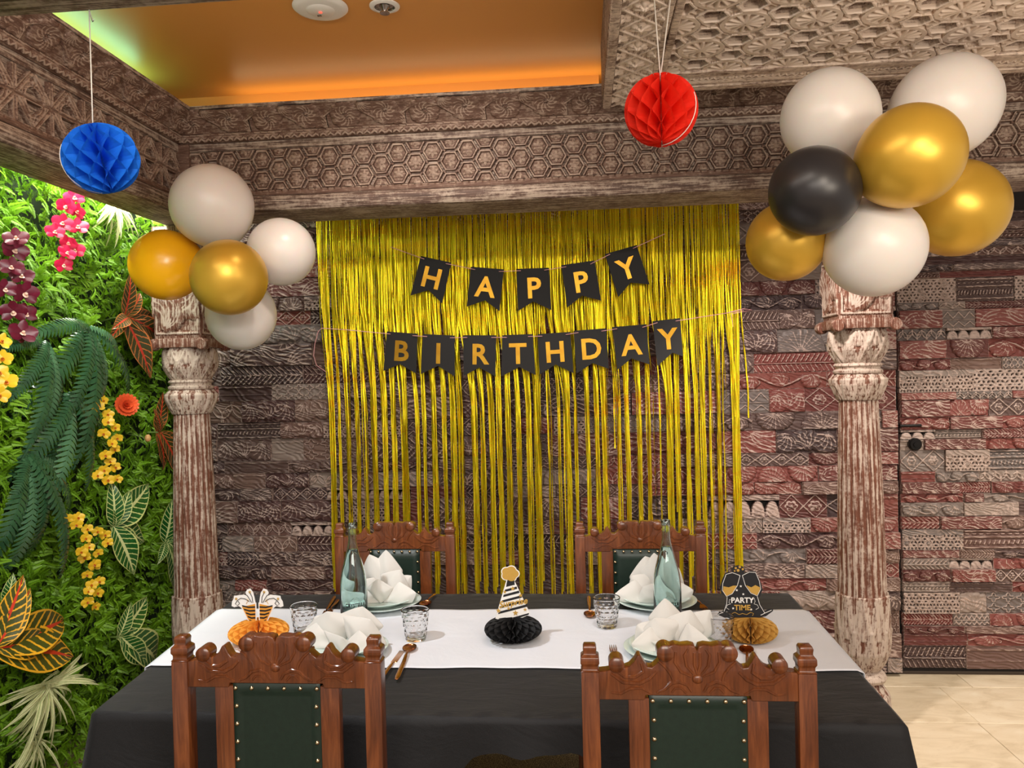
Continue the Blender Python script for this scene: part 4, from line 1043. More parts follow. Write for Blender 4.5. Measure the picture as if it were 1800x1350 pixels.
def make_chair(name='dining_chair'):
    c = thing(name, '-', 'chair')
    for i in (0, 1):
        L_ = part('rear_leg', CP['rear_leg'][i], M['chair'], c, bevel=.003); part('finial', CP['finial'][i], M['chair'], L_, bevel=.0012, seg=1)
    pts = CP['crest_rail'][0]
    # crest: front and back face slightly thick in the middle
    part('crest_rail', MB().prism(pts, -.016, .016), M['chair'], c, bevel=.0035, seg=3)
    cv = MB()
    for sy in (-1, 1):
        y = sy*.0155
        def tb(pts_, r0=.0035): cv.tube([(a, y, b) for a, b in pts_], [r0*(.5+.5*math.sin(PI*(i+.6)/(len(pts_)+.2))) for i in range(len(pts_))], 6, flat=.8)
        for s in (-1, 1):
            cv.tube(spiral_pts(s*.168, .964, .013, -PI/2, 1.2, s, y), .003, 6); cv.tube(spiral_pts(s*.066, .990, .013, PI/2, 1.1, -s, y), .003, 6)
            tb([(s*.168, .951), (s*.15, .938), (s*.13, .938), (s*.112, .950), (s*.116, .968)], .005)
            tb([(s*.180, .945), (s*.155, .927), (s*.12, .925), (s*.10, .935), (s*.085, .95)], .005)
            tb([(s*.08, .972), (s*.066, .960), (s*.055, .945), (s*.05, .93)], .004)
            tb([(s*.012, .908), (s*.02, .922), (s*.038, .93), (s*.055, .926), (s*.07, .912), (s*.085, .906)], .005)
            tb([(s*.024, .905), (s*.034, .916), (s*.046, .916), (s*.054, .906)], .0035)
            tb([(s*.095, .903), (s*.115, .915), (s*.14, .914), (s*.16, .903), (s*.18, .905)], .004)
            tb([(s*.008, .945), (s*.022, .962), (s*.026, .985), (s*.018, .998)], .004)
            tb([(s*.012, .94), (s*.034, .95), (s*.046, .97), (s*.044, .992)], .004)
            tb([(s*.006, .99), (s*.006, .965), (0, .945)], .004)
        cv.ell((0, y, .935), (.012, .006, .010), 12, 6)
    for s in (-1, 1):       # round scroll knobs standing proud of both faces
        for (x, z, r) in ((.168, .964, .0165), (.066, .989, .0175)):
            cv.lathe([(r*.7, -.023), (r, -.019), (r, .019), (r*.7, .023)], 20, Matrix.Translation((s*x, 0, z)) @ Matrix.Rotation(PI/2, 4, 'X'))
    part('crest_carving', cv, M['chair'], c, sharp=.7)
    for s in (-1, 1): part('stile', MB().box(s*.1225-.0215, s*.1225+.0215, -.013, .013, .545, .892), M['chair'], c, bevel=.002)
    part('lower_rail', MB().box(-.206, .206, -.014, .014, .49, .548), M['chair'], c, bevel=.003)
    # leather back: padded to the front, flat panel at the rear, studded strips
    pad = MB()
    def fr(u, v):
        x = -.101+.202*u; z = .546+.352*v; e = min(min(u, 1-u)*10, min(v, 1-v)*14, 1); return (x, .010+.016*e**.5, z)
    pad.grid(fr, 20, 28); pad.grid(lambda u, v: (-.101+.202*u, -.012-.0035*min(1, min(u, 1-u)*40, min(v, 1-v)*60)+.0022*(.095 < u < .905 and v < .945), .546+.352*v), 40, 56)
    part('back_pad', pad, M['leather'], c, sharp=.8)
    st = MB().grid(lambda a, b: (.0052*math.sin(PI/2*b)*math.cos(2*PI*a), -.0052*math.cos(PI/2*b)*.9, .0052*math.sin(PI/2*b)*math.sin(2*PI*a)), 12, 4).mesh('stud', True, True); st.materials.append(M['stud'])
    pos = [(-.094+.0376*i, .888) for i in range(6)]+[(s*.092, .888-.0405*j) for s in (-1, 1) for j in range(1, 9)]
    for (x, z) in pos: link('stud', st, None, c, (x, -.0155, z))
    for (x, z) in [(-.094+.0313*i, .891) for i in range(7)]+[(s*.094, .891-.0405*j) for s in (-1, 1) for j in range(1, 9)]: link('stud', st, None, c, (x, .0245, z), (0, 0, PI))
    part('seat_frame', MB().box(-HW+.004, HW-.004, .02, .415, .40, .448), M['chair'], c, bevel=.003)
    part('seat_pad', MB().grid(lambda u, v: (-.225+.45*u, .03+.38*v, .448+.032*min(1, min(u, 1-u)*9, min(v, 1-v)*9)**.5), 20, 18).box(-.225, .225, .03, .41, .446, .450), M['leather'], c, smooth=True)
    for s in (-1, 1):
        part('front_leg', MB().box(s*(HW-.021)-.02, s*(HW-.021)+.02, .375, .415, 0, .402), M['chair'], c, bevel=.003)
        part('side_stretcher', MB().box(s*(HW-.021)-.011, s*(HW-.021)+.011, .02, .376, .16, .19), M['chair'], c, bevel=.002)
    part('front_stretcher', MB().box(-.205, .205, .385, .405, .2, .235), M['chair'], c, bevel=.002)
    return c
ch = make_chair()
gc = 'carved teak chairs round the table'
cx1 = (atY(300, 1200, 1.72).x+atY(668, 1200, 1.72).x)/2; cx2 = (atY(1029, 1200, 1.67).x+atY(1432, 1200, 1.67).x)/2
spots = [(cx1, 1.745, 0, 'carved teak chair with green leather back, nearest on the left, seen from behind', 1.0),
         (cx2, 1.70, 0, 'carved teak chair with green leather back, nearest on the right, seen from behind', 1.0),
         ((atY(588, 960, 3.12).x+atY(803, 960, 3.12).x)/2, 3.12, PI, 'carved teak chair facing forward across the table on the left, behind the napkin', 1.0),
         ((atY(1013, 960, 3.10).x+atY(1238, 960, 3.10).x)/2, 3.10, PI, 'carved teak chair facing forward across the table on the right, behind the bottle', 1.03)]
for i, (x, y, r, lab, sc) in enumerate(spots):
    c = ch if i == 0 else copy_tree(ch)
    c.location = (x, y, 0); c.rotation_euler = (0, 0, r); c['label'] = lab; c['group'] = gc; c.scale = (sc, 1, 1.0)

# ------------------------------------------------------------------ table, cloth, runner
TZ = .75
tb = thing('dining_table', 'dining table hidden beneath the black tablecloth, only its draped shape showing', 'table', (-.28, 2.45, 0))
part('tabletop', MB().box(-.97, .97, -.50, .50, .715, .745), M['chair'], tb, bevel=.004)
for sx in (-1, 1):
    for sy in (-1, 1): part('leg', MB().box(sx*.9-.03, sx*.9+.03, sy*.4-.03, sy*.4+.03, 0, .716), M['chair'], tb, bevel=.004)
Q = [Vector((-1.255, 1.92)), Vector((.725, 1.905)), Vector((.74, 3.01)), Vector((-1.345, 2.99))]
def tq(u, v):
    a = Q[0].lerp(Q[1], u); b = Q[3].lerp(Q[2], u); return a.lerp(b, v)
def drop(s):     # hem height along the perimeter, s in 0..4
    side = int(s) % 4; f = s-int(s)
    if side == 0:
        base = .25-.165*math.exp(-((f-.565)/.105)**6)-.15*math.exp(-((f-.87)/.045)**4)
        return base+.007*math.sin(f*60)+.003*math.sin(f*140)
    return .25+.01*math.cos(2*PI*f)
cl_ = MB(); nu, nv = 60, 30
def wr(x, y): return .0012*math.sin(x*9+y*4)*math.sin(y*13+x*2)+.0008*math.sin(x*31+y*11)
V = []; per = []
top = cl_.grid(lambda u, v: (tq(u, v).x, tq(u, v).y, TZ+wr(*tq(u, v))), nu, nv)
def perim(s):
    side = int(s) % 4; f = s-int(s); a, b = Q[side], Q[(side+1) % 4]; p = a.lerp(b, f); d = (b-a).normalized(); n = Vector((d.y, -d.x))
    L_ = (b-a).length; w = .10/L_
    # blend normals near corners
    pa, pb = Q[(side-1) % 4], Q[(side+2) % 4]; d0 = (a-pa).normalized(); n0 = Vector((d0.y, -d0.x)); d1 = (pb-b).normalized(); n1 = Vector((d1.y, -d1.x)); cf = 0
    if f < w: k = .5+.5*f/w; n = (n*k+n0*(1-k)).normalized(); cf = 1-f/w
    if f > 1-w: k = .5+.5*(1-f)/w; n = (n*k+n1*(1-k)).normalized(); cf = 1-(1-f)/w
    return p, n, cf
NS = 400; m = 12
def skirt(u, v):
    s = (u*4) % 4; p, n, cf = perim(s); dr = drop(s)+.15*cf**2; z = v*dr
    if v <= .12: a = v/.12*PI/2; out = .010*math.sin(a); dz = .010*(1-math.cos(a))
    else: k = (v-.12)/.88; out = .010+k*dr*(.04+.16*cf**1.5)+k*.014*math.sin(s*38+1.3*math.sin(s*9))*min(1, dr/.2); dz = .010+(dr-.010)*k
    q = p+n*out; return (q.x, q.y, TZ-dz+(wr(*p) if v < .05 else 0))
cl_.grid(skirt, NS, m)
t = NT('black_tablecloth'); n_ = t.noise(t.coord('Object', (1, 1, 1)), 520, 3, .7); n2 = t.noise(t.coord('Object', (1.5, 4, 2)), 4, 4, .6, .6)
t.set(t.mix(n_, lin((8, 8, 10)), lin((22, 22, 26))), .7, **{'Sheen_Weight': .08, 'Sheen_Roughness': .4}); t.bump(t.math('ADD', n_, t.math('MULTIPLY', n2, 6)), .5, .0016); M['cloth'] = t.m
me = cl_.mesh('tablecloth', True, True); o = link('tablecloth', me, M['cloth']); tag(o, 'black tablecloth draped over the dining table', 'tablecloth')
def yrow(y): return (y-Q[0].y)/(Q[3].y-Q[0].y)
rn = MB(); ya, yb = 2.222, 2.782
def rf(u, v):
    y = ya+(yb-ya)*v+.004*math.sin(u*14); k = (y-1.92)/1.08; xl = Q[0].x+(Q[3].x-Q[0].x)*k; xr = Q[1].x+(Q[2].x-Q[1].x)*k
    L_ = xr-xl; s = -.12+(L_+.24)*u; x = xl+s; z = TZ+.0045+wr(x, y)
    if s < 0: z = TZ+.004+s; x = xl-.016-.04*(-s)
    if s > L_: z = TZ+.004-(s-L_); x = xr+.016+.04*(s-L_)
    # pressed folds
    z += .0012*math.exp(-((u-.33)/.004)**2)+.0012*math.exp(-((u-.67)/.004)**2)+.0008*math.exp(-((v-.5)/.01)**2)
    return (x, y, z)
rn.grid(rf, 240, 40)
me = rn.mesh('table_runner', True); o = link('table_runner', me, None); md = o.modifiers.new('thick', 'SOLIDIFY'); md.thickness = .0012; md.offset = 1
t = NT('white_linen'); n_ = t.noise(t.coord('Object', (1, 1, 1)), 600, 2); n2 = t.noise(t.coord(), 7, 4, .6, .5); t.set(lin((224, 227, 234)), .8); t.bump(t.math('ADD', n_, t.math('MULTIPLY', n2, 8)), .35, .0014); M['linen'] = t.m
me.materials.append(M['linen']); tag(o, 'white linen runner laid along the middle of the black tablecloth', 'table runner')

# ------------------------------------------------------------------ tableware
TT = TZ+.0065
def glassmat(name, c, rough=.0, ior=1.45):
    t = NT(name); t.set(c, rough, 0, **{'Transmission_Weight': 1.0, 'IOR': ior}); return t.m
M['glass'] = glassmat('clear_glass', (1, 1, 1, 1)); M['aqua'] = glassmat('aqua_glass', (.80, .955, .945, 1)); M['water'] = glassmat('water', (.97, 1, 1, 1), 0, 1.33)
M['plate'] = plain('pale_celadon_glaze', (206, 222, 216), .12)
bp = [(.001, .004), (.03, .0), (.042, .001), (.0455, .006), (.0460, .02), (.0460, .10), (.0452, .125), (.0425, .15), (.0375, .175), (.0310, .20), (.0240, .225), (.0180, .25), (.0148, .27), (.0136, .29), (.0136, .308), (.0158, .310), (.0158, .316), (.0150, .318), (.0150, .3285), (.0140, .330), (.0115, .330), (.0112, .305), (.0115, .27), (.0150, .25), (.0210, .225), (.0280, .20), (.0346, .175), (.0396, .15), (.0424, .125), (.0432, .10), (.0432, .012), (.040, .009), (.001, .0085)]
wp = [(.001, .0095), (.038, .0095), (.0428, .0125), (.0428, .10), (.0420, .125), (.0392, .15), (.0342, .175), (.0276, .20), (.0206, .225), (.0166, .241), (.001, .241)]
def bottle(px, py, label):
    p = atZ(px, py, TT); o = thing('water_bottle', label, 'bottle', (p.x, p.y, TT), 0, 'aqua water bottles')
    part('glass_body', MB().lathe(bp, 48, cap=False), M['aqua'], o, smooth=True)
    part('water', MB().lathe(wp, 48, cap=False), M['water'], o, smooth=True)
    me = text_mesh('CRYSTELLA', .0175, .0002, .0005); ang0 = math.atan2(CAM.y-p.y, CAM.x-p.x)+.12
    for v in me.vertices:
        x, y, z = v.co; a = ang0+x*.78/.0465; r = .0466+z; v.co = (r*math.cos(a), r*math.sin(a), .060+y)
    me.materials.append(M['card_black']); link('lettering', me, None, o)
    ring = MB().tube([((.0462)*math.cos(ang0+.42*math.cos(a)), .0462*math.sin(ang0+.42*math.cos(a)), .064+.022*math.sin(a)) for a in np.linspace(0, 2*PI, 33)], .0008, 6)
    part('embossed_oval', ring, M['aqua'], o, smooth=True)
bottle(623, 1089, 'open aqua glass water bottle in front of the left far napkin')
bottle(1174, 1088, 'open aqua glass water bottle in front of the right far napkin')
def tumbler():
    mb = MB(); n = 60; H = .095
    def R(z): return .031+.0135*(z/H)**.8
    zs = np.linspace(0, H, 34); V = []; Fq = []; rows = []
    for z in [0]+list(zs)+[H]: pass
    prof = [(0.0005, 0)]+[(R(z), z) for z in zs]+[(R(H)-.0012, H+.0012)]+[(R(z)-.0024, z) for z in zs[::-1] if z > .013]+[(.02, .010), (.0005, .0095)]
    m_ = len(prof)
    for i, (r, z) in enumerate(prof):
        for k in range(n):
            a = 2*PI*k/n; rr = r
            if 1 <= i <= 34 and .008 < z < .080:
                row = z/.0145; q = int(row); ph = (a*12/(2*PI)+(q % 2)*.5) % 1-.5; dz = (row-q)-.5; d = math.hypot(ph*1.1, dz*1.0); rr = r-.0022*max(0, 1-(d/.48)**2)
            V.append((rr*math.cos(a), rr*math.sin(a), z))
    for i in range(m_-1):
        for k in range(n): Fq.append((i*n+k, i*n+(k+1) % n, (i+1)*n+(k+1) % n, (i+1)*n+k))
    mb.add(V, Fq); return mb.mesh('glass_body', True, True)
TM = tumbler(); TM.materials.append(M['glass'])
for (px, py, z, lab) in ((731, 1124, TT, 'dimpled glass tumbler on the runner beside the copper spoon, left half'), (534, 1063, TT+.095, 'dimpled glass tumbler half hidden behind the near left napkin'),
                      (1067, 1101, TT, 'dimpled glass tumbler on the runner left of the right bottle'), (1264, 1082, TT+.095, 'dimpled glass tumbler in front of the PARTY TIME topper')):
    p = atZ(px, py, z); o = link('tumbler', TM, None, None, (p.x, p.y, TT)); tag(o, lab, 'glass', 'dimpled tumblers')
PM = MB().lathe([(.001, .003), (.075, .003), (.078, 0), (.084, 0), (.088, .005), (.125, .016), (.139, .0215), (.1405, .0235), (.139, .0245), (.124, .0200), (.086, .0105), (.001, .0095)], 72, cap=False).mesh('plate', True, True)
PM.set_sharp_from_angle(angle=.9); PM.materials.append(M['plate'])
def plate(x, y, z, s, lab):
    o = link('plate', PM, None, None, (x, y, z)); o.scale = (s, s, 1); tag(o, lab, 'plate', 'celadon plates')
settings = {'far left': (atZ(672, 1066, TT), 1), 'far right': (atZ(1154, 1064, TT), 1), 'near left': (atZ(600, 1150, TT), 0), 'near right': (atZ(1182, 1150, TT), 0)}
for k, (p, far) in settings.items():
    plate(p.x, p.y, TT, 1.0, 'larger pale celadon plate, lower of the stack under the %s napkin' % k)
    plate(p.x-.004, p.y, TT+.0115, .86, 'smaller pale celadon plate, upper of the stack under the %s napkin' % k)
t = NT('napkin_cotton'); n_ = t.noise(t.coord(), 700, 2); t.set(lin((214, 212, 207)), .85, **{'Sheen_Weight': .1}); t.bump(n_, .15, .0006); M['napkin'] = t.m
def napkin(p, petals, lab, rz=0):
    mb = MB()
    for (tx, tz, ty, w, fold, bx, by) in petals:
        tip = Vector((tx, ty, tz)); base = Vector((bx, by, .0)); d = tip-base; L_ = d.length; dn = d.normalized(); side = Vector((dn.z, 0, -dn.x)).normalized(); nn = side.cross(dn).normalized()
        if nn.y > 0: nn = -nn
        def fn(u, v, L_=L_, dn=dn, side=side, nn=nn, base=base, w=w, fold=fold, tx=tx):
            a = u*2-1; k = .56; wv = w*((v/k)**.75 if v < k else max(0, 1-((v-k)/(1-k)))**.82)+.012*(1-v)
            q = base+dn*(L_*v)+side*(a*wv)+nn*(.62*fold*(1-a*a*.7-.3*abs(a))*math.sin(PI*min(v*.9+.12, 1))-.35*abs(a)**2*wv*.5)
            q += nn*(.0035*math.sin(a*7+v*9+tx*50)*(1-v))
            return (q.x, q.y, max(q.z, .001))
        mb.grid(fn, 16, 18)
    me = mb.mesh('napkin', True, False); o = link('napkin', me, M['napkin'], None, (p.x, p.y, TT+.0215), (0, 0, rz))
    md = o.modifiers.new('thick', 'SOLIDIFY'); md.thickness = .0032; md.offset = 0; md2 = o.modifiers.new('smooth', 'SUBSURF'); md2.levels = md2.render_levels = 1
    tag(o, lab, 'napkin', 'folded white napkins')
far_l = [(-.045, .165, .01, .060, .03, .0, .03), (.015, .180, .015, .055, .035, .01, .03), (.075, .115, -.02, .055, .035, .015, .01), (.135, .040, -.045, .050, .03, .01, -.01), (.105, .085, .02, .04, .02, .02, .03), (-.10, .07, -.02, .05, .03, 0, .0), (-.12, .03, -.05, .04, .02, 0, -.02), (.0, .09, -.05, .045, .03, 0, -.02)]
napkin(settings['far left'][0], far_l, 'white napkin folded into a pointed star on the far left plates')
far_r = [(-.035, .150, .01, .070, .035, .0, .03), (-.005, .165, -.005, .05, .03, .01, .0), (-.085, .085, -.01, .060, .04, -.01, 0), (-.145, .030, -.04, .055, .03, -.01, -.02), (.08, .11, .01, .05, .03, .02, .03), (.125, .04, -.03, .05, .03, .02, -.01), (-.05, .06, -.06, .05, .03, 0, -.03)]
napkin(settings['far right'][0], far_r, 'white napkin folded into a fan on the far right plates, behind the bottle')
near_l = [(a, b*.86, *c_) for a, b, *c_ in [(-.04, .125, .0, .085, .03, -.02, .02), (.055, .125, .05, .07, .02, .03, .05), (.095, .10, -.01, .075, .03, .04, .0), (-.10, .085, .06, .06, .03, -.04, .05), (-.13, .04, .0, .06, .02, -.02, -.01), (.12, .02, -.05, .05, .02, .02, -.04), (.03, .06, -.07, .06, .02, 0, -.04)]]
napkin(settings['near left'][0], near_l, 'white napkin folded into broad peaks behind the near left chair')
near_r = [(a, b*.86, *c_) for a, b, *c_ in [(-.015, .155, .03, .048, .03, -.01, .03), (.055, .125, .0, .055, .035, .02, .01), (-.05, .105, -.02, .065, .035, -.02, 0), (.115, .115, .03, .045, .02, .05, .03), (-.10, .075, .0, .055, .03, -.03, 0), (-.12, .03, -.05, .05, .02, -.02, -.02), (.10, .04, -.05, .06, .02, .02, -.02), (.0, .05, -.08, .06, .02, 0, -.04)]]
napkin(settings['near right'][0], near_r, 'white napkin folded into wavy peaks behind the near right chair')

def cutlery(kind, a, b, lab):
    """a: working end, b: handle end (pixels on the table)"""
    A_, B_ = atZ(*a, TT), atZ(*b, TT); d = B_-A_; L_ = max(d.length, .12); ang = math.atan2(d.y, d.x)
    o = thing(kind, lab, kind.replace('_', ' '), A_, ang, 'copper cutlery')
    if kind == 'spoon':
        part('bowl', MB().grid(lambda u, v: ((-math.cos(PI*v))*.032+.0, (.021*math.sin(PI*v)**.8)*(2*u-1), .010-.009*math.sin(PI*v)*(1-(2*u-1)**2)**.8), 12, 16).grid(lambda u, v: ((-math.cos(PI*v))*.032, (.021*math.sin(PI*v)**.8)*(2*u-1), .0085-.0088*math.sin(PI*v)*(1-(2*u-1)**2)**.8), 12, 16), M['copper'], o, smooth=True)
        hp_ = [(.030, .009), (.045, .011), (.07, .010), (.11, .005), (L_, .004)]
    elif kind == 'fork':
        f = MB()
        for k in range(4): f.tube([(-.034, (k-1.5)*.0058, .006), (-.015, (k-1.5)*.0062, .002), (.008, (k-1.5)*.0055, .003)], [.0009, .0016, .0018], 6)
        f.grid(lambda u, v: (.004+.026*v, (2*u-1)*(.0112*(1-v)**.5+.003), .003+.007*v), 6, 6)
        part('tines', f, M['copper'], o, smooth=True); hp_ = [(.026, .008), (.045, .011), (.07, .010), (.11, .005), (L_, .004)]
    else:
        part('blade', MB().prism([(-.03, .0), (.07, .0), (.07, .0015), (-.028, .0015)], -.009, .009), M['copper'], o, bevel=.0005, seg=1); hp_ = [(.068, .003), (.08, .004), (.11, .004), (L_, .004)]
    pts = []; V = []; n = 20
    hb = MB()
    def hf(u, v):
        f = v; i = f*(len(hp_)-1); k = min(int(i), len(hp_)-2); q = i-k; x = hp_[k][0]+(hp_[k+1][0]-hp_[k][0])*q; z = hp_[k][1]+(hp_[k+1][1]-hp_[k][1])*q
        w = (.0028+.0055*f**1.6)*(1 if f < .97 else .6); a_ = 2*PI*u; return (x, w*math.cos(a_), z+.0018*math.sin(a_))
    hb.grid(hf, 10, 24); hb.ell((L_, 0, .004), (.004, .006, .0018), 10, 6); part('handle', hb, M['copper'], o, smooth=True)
cutlery('spoon', (720, 1143), (697, 1196), 'copper spoon on the runner beside the near left chair post')
cutlery('table_knife', (703, 1150), (651, 1220), 'copper knife crossing under the spoon at the near left chair')
cutlery('spoon', (1037, 1083), (1035, 1050), 'copper spoon left of the tumbler by the far right plates')
cutlery('fork', (1238, 1071), (1210, 1046), 'copper fork right of the far right plates')
cutlery('fork', (1078, 1144), (1089, 1222), 'copper fork with its tines showing over the near right chair, left end')
cutlery('spoon', (1312, 1146), (1318, 1205), 'copper spoon behind the near right chair crest, beside the golden tissue base')
cutlery('table_knife', (568, 1084), (588, 1050), 'dark copper knife left of the far left plates')
cutlery('fork', (578, 1080), (594, 1056), 'copper fork between the knife and the far left bottle')
cutlery('spoon', (748, 1064), (764, 1046), 'copper spoon right of the far left plates')

# ------------------------------------------------------------------ honeycomb centrepieces
def gold_glitter():
    t = NT('gold_glitter_print'); n_ = t.noise(t.coord(), 900, 2, .8); t.set(t.mix(n_, lin((176, 130, 52)), lin((232, 190, 96))), .4, .3); return t.m
M['glit'] = gold_glitter(); M['card_white'] = plain('white_card', (238, 236, 232), .5); M['card_ink'] = plain('black_ink', (22, 22, 26), .5)
def star_pts(cx, cz, r, n=5, a0=PI/2): return [(cx+(r if k % 2 == 0 else r*.42)*math.cos(a0+k*PI/n), cz+(r if k % 2 == 0 else r*.42)*math.sin(a0+k*PI/n)) for k in range(2*n)]
def centre(px, py, rpx, mat, lab, hz=.036):
    p = atZ(px, py, TT+hz*.9); dep = (p-CAM).dot(fw); R = rpx*dep/FOC
    o = thing('table_centrepiece', lab, 'centrepiece', (p.x, p.y, TT), math.atan2(-p.x, p.y)*0, 'honeycomb centrepieces')
    me = honeycomb(R, hz, 34, 22, 4.5, hz, amp=1.0).mesh('tissue_base', False); link('tissue_base', me, M[mat], o)
    return o, dep/FOC, p, R
def plate_print(name, mb, mat, par): return part(name, mb, M[mat], par)
# cone hat
o, S, p, R = centre(902, 1107, 51, 't_black', 'black honeycomb centrepiece with a striped party hat topper reading Surprise')
def q(x, y, z0=0): return ((x-902)*S, (1107-y)*S+.034)
hat = [q(871, 1088), q(880, 1091), q(892, 1091), q(905, 1090), q(920, 1086), q(933, 1080), q(905, 1018), q(893, 1018)]
card = part('topper_card', MB().prism(hat, -.0008, .0008), M['card_white'], o)
st = MB()
def xl(y): return 871+(893-871)*(1088-y)/(1088-1018)
def xr(y): return 933-(933-906)*(1080-y)/(1080-1018)
for y in (1028, 1037, 1046, 1056, 1066, 1076, 1086):
    a, b = xl(y)+1.5, xr(y-6)-1.5
    pts = [(a+1, y), (b, y-(b-a)*.26), (b+.8, y-(b-a)*.26+4.2), (a, y+4.2)]
    if y == 1086: pts = [(895, 1088), (931, 1078), (930, 1081), (912, 1087)]
    st.prism([q(*w) for w in pts], -.0013, -.0008)
st.prism([q(894, 1020), q(906, 1020), q(907, 1024), q(892, 1028)], -.0013, -.0008)
part('stripes', st, M['card_ink'], card)
for (x, y, r) in ((903, 1035, 4.5), (889, 1041, 3.5), (917, 1047, 4), (877, 1074, 5), (895, 1070, 3.4), (907, 1078, 5.5), (924, 1072, 3.6)): part('star', MB().prism(star_pts(*q(x, y), r*S), -.0019, -.0014), M['glit'], card)
pm = MB(); wm = MB()
def puff(r0): return [(q(899, 1009)[0]+r0*S*(.84+.16*abs(math.cos(2.5*a)))*math.cos(a), q(899, 1009)[1]+r0*S*.86*(.84+.16*abs(math.cos(2.5*a)))*math.sin(a)) for a in np.linspace(0, 2*PI, 61)[:-1]]
wm.prism(puff(17.2), -.0012, .0008); pm.prism(puff(15.4), -.0019, -.0012)
part('pompom_edge', wm, M['card_white'], card); part('pompom', pm, M['glit'], card)
me = text_mesh('Surprise', .027, .0004, .0006); me.materials.append(M['glit'])
for v in me.vertices: v.co.x += v.co.y*.3
x0, z0 = q(904, 1060); link('lettering', me, None, card, (x0, -.0024, z0), (PI/2, -.16, 0))
# confetti cones
o, S, p, R = centre(455, 1112, 52, 't_orange', 'golden orange honeycomb centrepiece with two striped confetti popper toppers')
def q(x, y): return ((x-455)*S, (1112-y)*S+.034)
for sg in (-1, 1):
    X = lambda x: 454+sg*(x-454)
    cone = [(456, 1060), (485, 1066), (469, 1098), (456, 1098)]
    plume = [(457, 1062), (459, 1050), (461, 1042), (466, 1035), (472, 1037), (475, 1042), (473, 1048), (478, 1046), (488, 1047), (496, 1048), (497, 1053), (500, 1058), (501, 1066), (496, 1068), (488, 1066), (482, 1070)]
    base = MB().prism([q(X(x), y) for x, y in cone+[]], -.0008, .0008).prism([q(X(x), y) for x, y in plume], -.0012, .0004)
    cd_ = part('topper_card', base, M['card_white'], o)
    g_ = MB().prism([q(X(x), y) for x, y in [(458, 1062), (482, 1067), (468, 1096), (458, 1096)]], -.0017, -.0012); part('cone_print', g_, M['t_orange'], cd_)
    s_ = MB()
    for k in range(5):
        f = k/4.6; y0 = 1063+f*29; wd = (482-458)*(1-f*.62); pts = [(458, y0+3), (458+wd*.5, y0+3.6), (458+wd, y0+1), (458+wd-.8, y0+3.6), (458+wd*.5, y0+6.3), (458, y0+5.8)]; s_.prism([q(X(x), y) for x, y in pts], -.0023, -.0018)
    for crv in ([(462, 1060), (463, 1050), (467, 1042)], [(468, 1058), (476, 1053), (484, 1052), (490, 1056), (494, 1062), (490, 1065), (486, 1061), (489, 1057)], [(464, 1060), (470, 1050), (473, 1046)]):
        s_.tube([(q(X(x), y)[0], -.0018, q(X(x), y)[1]) for x, y in crv], .0011, 5)
    part('ink_lines', s_, M['card_ink'], cd_)
    for (x, y) in ((467, 1041), (492, 1053)): part('star', MB().prism(star_pts(*q(X(x), y), 3.2*S), -.0026, -.0020), M['glit'], cd_)
    g2 = MB()
    g2.tube([(q(X(x), y)[0], -.0022, q(X(x), y)[1]) for x, y in [(474, 1062), (470, 1055), (474, 1051), (477, 1055), (473, 1059)]], .0009, 5)
    part('gold_curl', g2, M['glit'], cd_)
# party time
o, S, p, R = centre(1319, 1108, 47, 't_gold', 'dull gold honeycomb centrepiece with a black topper reading PARTY TIME')
def q(x, y): return ((x-1319)*S, (1108-y)*S+.034)
out = [(1262, 1081), (1266, 1077), (1273, 1074), (1279, 1056), (1279, 1050), (1270, 1044), (1268, 1034), (1272, 1020), (1277, 1009), (1282, 1006), (1290, 1007), (1288, 1002), (1292, 996), (1300, 994), (1308, 996), (1312, 1002), (1310, 1008), (1322, 1004), (1330, 1005), (1335, 1016), (1340, 1028), (1341, 1038), (1337, 1048), (1334, 1052), (1338, 1064), (1344, 1074), (1352, 1071), (1359, 1071), (1358, 1075), (1346, 1084), (1336, 1086), (1276, 1086)]
out = [(x, y) for x, y in out]
card = part('topper_card', MB().prism([q(x, y) for x, y in out], -.0008, .0008), M['card_ink'], o)
w = MB(); g_ = MB(); yy = -.0014
def ln(mb_, pts, r=.0009): mb_.tube([(q(x, y)[0], yy, q(x, y)[1]) for x, y in pts], r, 5)
# two clinking glasses
def goblet(pts_bowl, stem, foot): ln(w, pts_bowl); ln(w, stem); ln(w, foot)
goblet([(1303, 1012), (1290, 1007), (1279, 1010), (1273, 1026), (1272, 1038), (1279, 1049), (1289, 1044), (1298, 1030), (1303, 1012)], [(1280, 1050), (1279, 1062), (1274, 1076)], [(1263, 1081), (1270, 1078), (1279, 1076), (1284, 1080)])
goblet([(1307, 1012), (1319, 1006), (1330, 1007), (1336, 1022), (1338, 1036), (1332, 1048), (1321, 1043), (1312, 1030), (1307, 1012)], [(1332, 1049), (1336, 1064), (1344, 1078)], [(1337, 1082), (1345, 1078), (1356, 1073)])
for pts in ([(1274, 1031), (1283, 1033), (1291, 1030), (1297, 1030), (1289, 1043), (1279, 1048), (1273, 1040)], [(1313, 1029), (1322, 1033), (1329, 1029), (1337, 1033), (1336, 1040), (1331, 1047), (1321, 1042)]): g_.prism([q(x, y) for x, y in pts], -.0013, -.0008)
for (x, y, r) in ((1296, 999, 2), (1303, 997, 2.2), (1300, 1003, 2.6), (1308, 1001, 2), (1294, 1004, 1.6)): g_.prism([(q(x, y)[0]+r*S*math.cos(a), q(x, y)[1]+r*S*math.sin(a)) for a in np.linspace(0, 2*PI, 9)[:-1]], -.0013, -.0008)
for (x, y) in ((1304, 1031), (1308, 1045), (1290, 1070), (1321, 1072), (1297, 1038)): w.prism(star_pts(*q(x, y), 2.4*S), -.0013, -.0008)
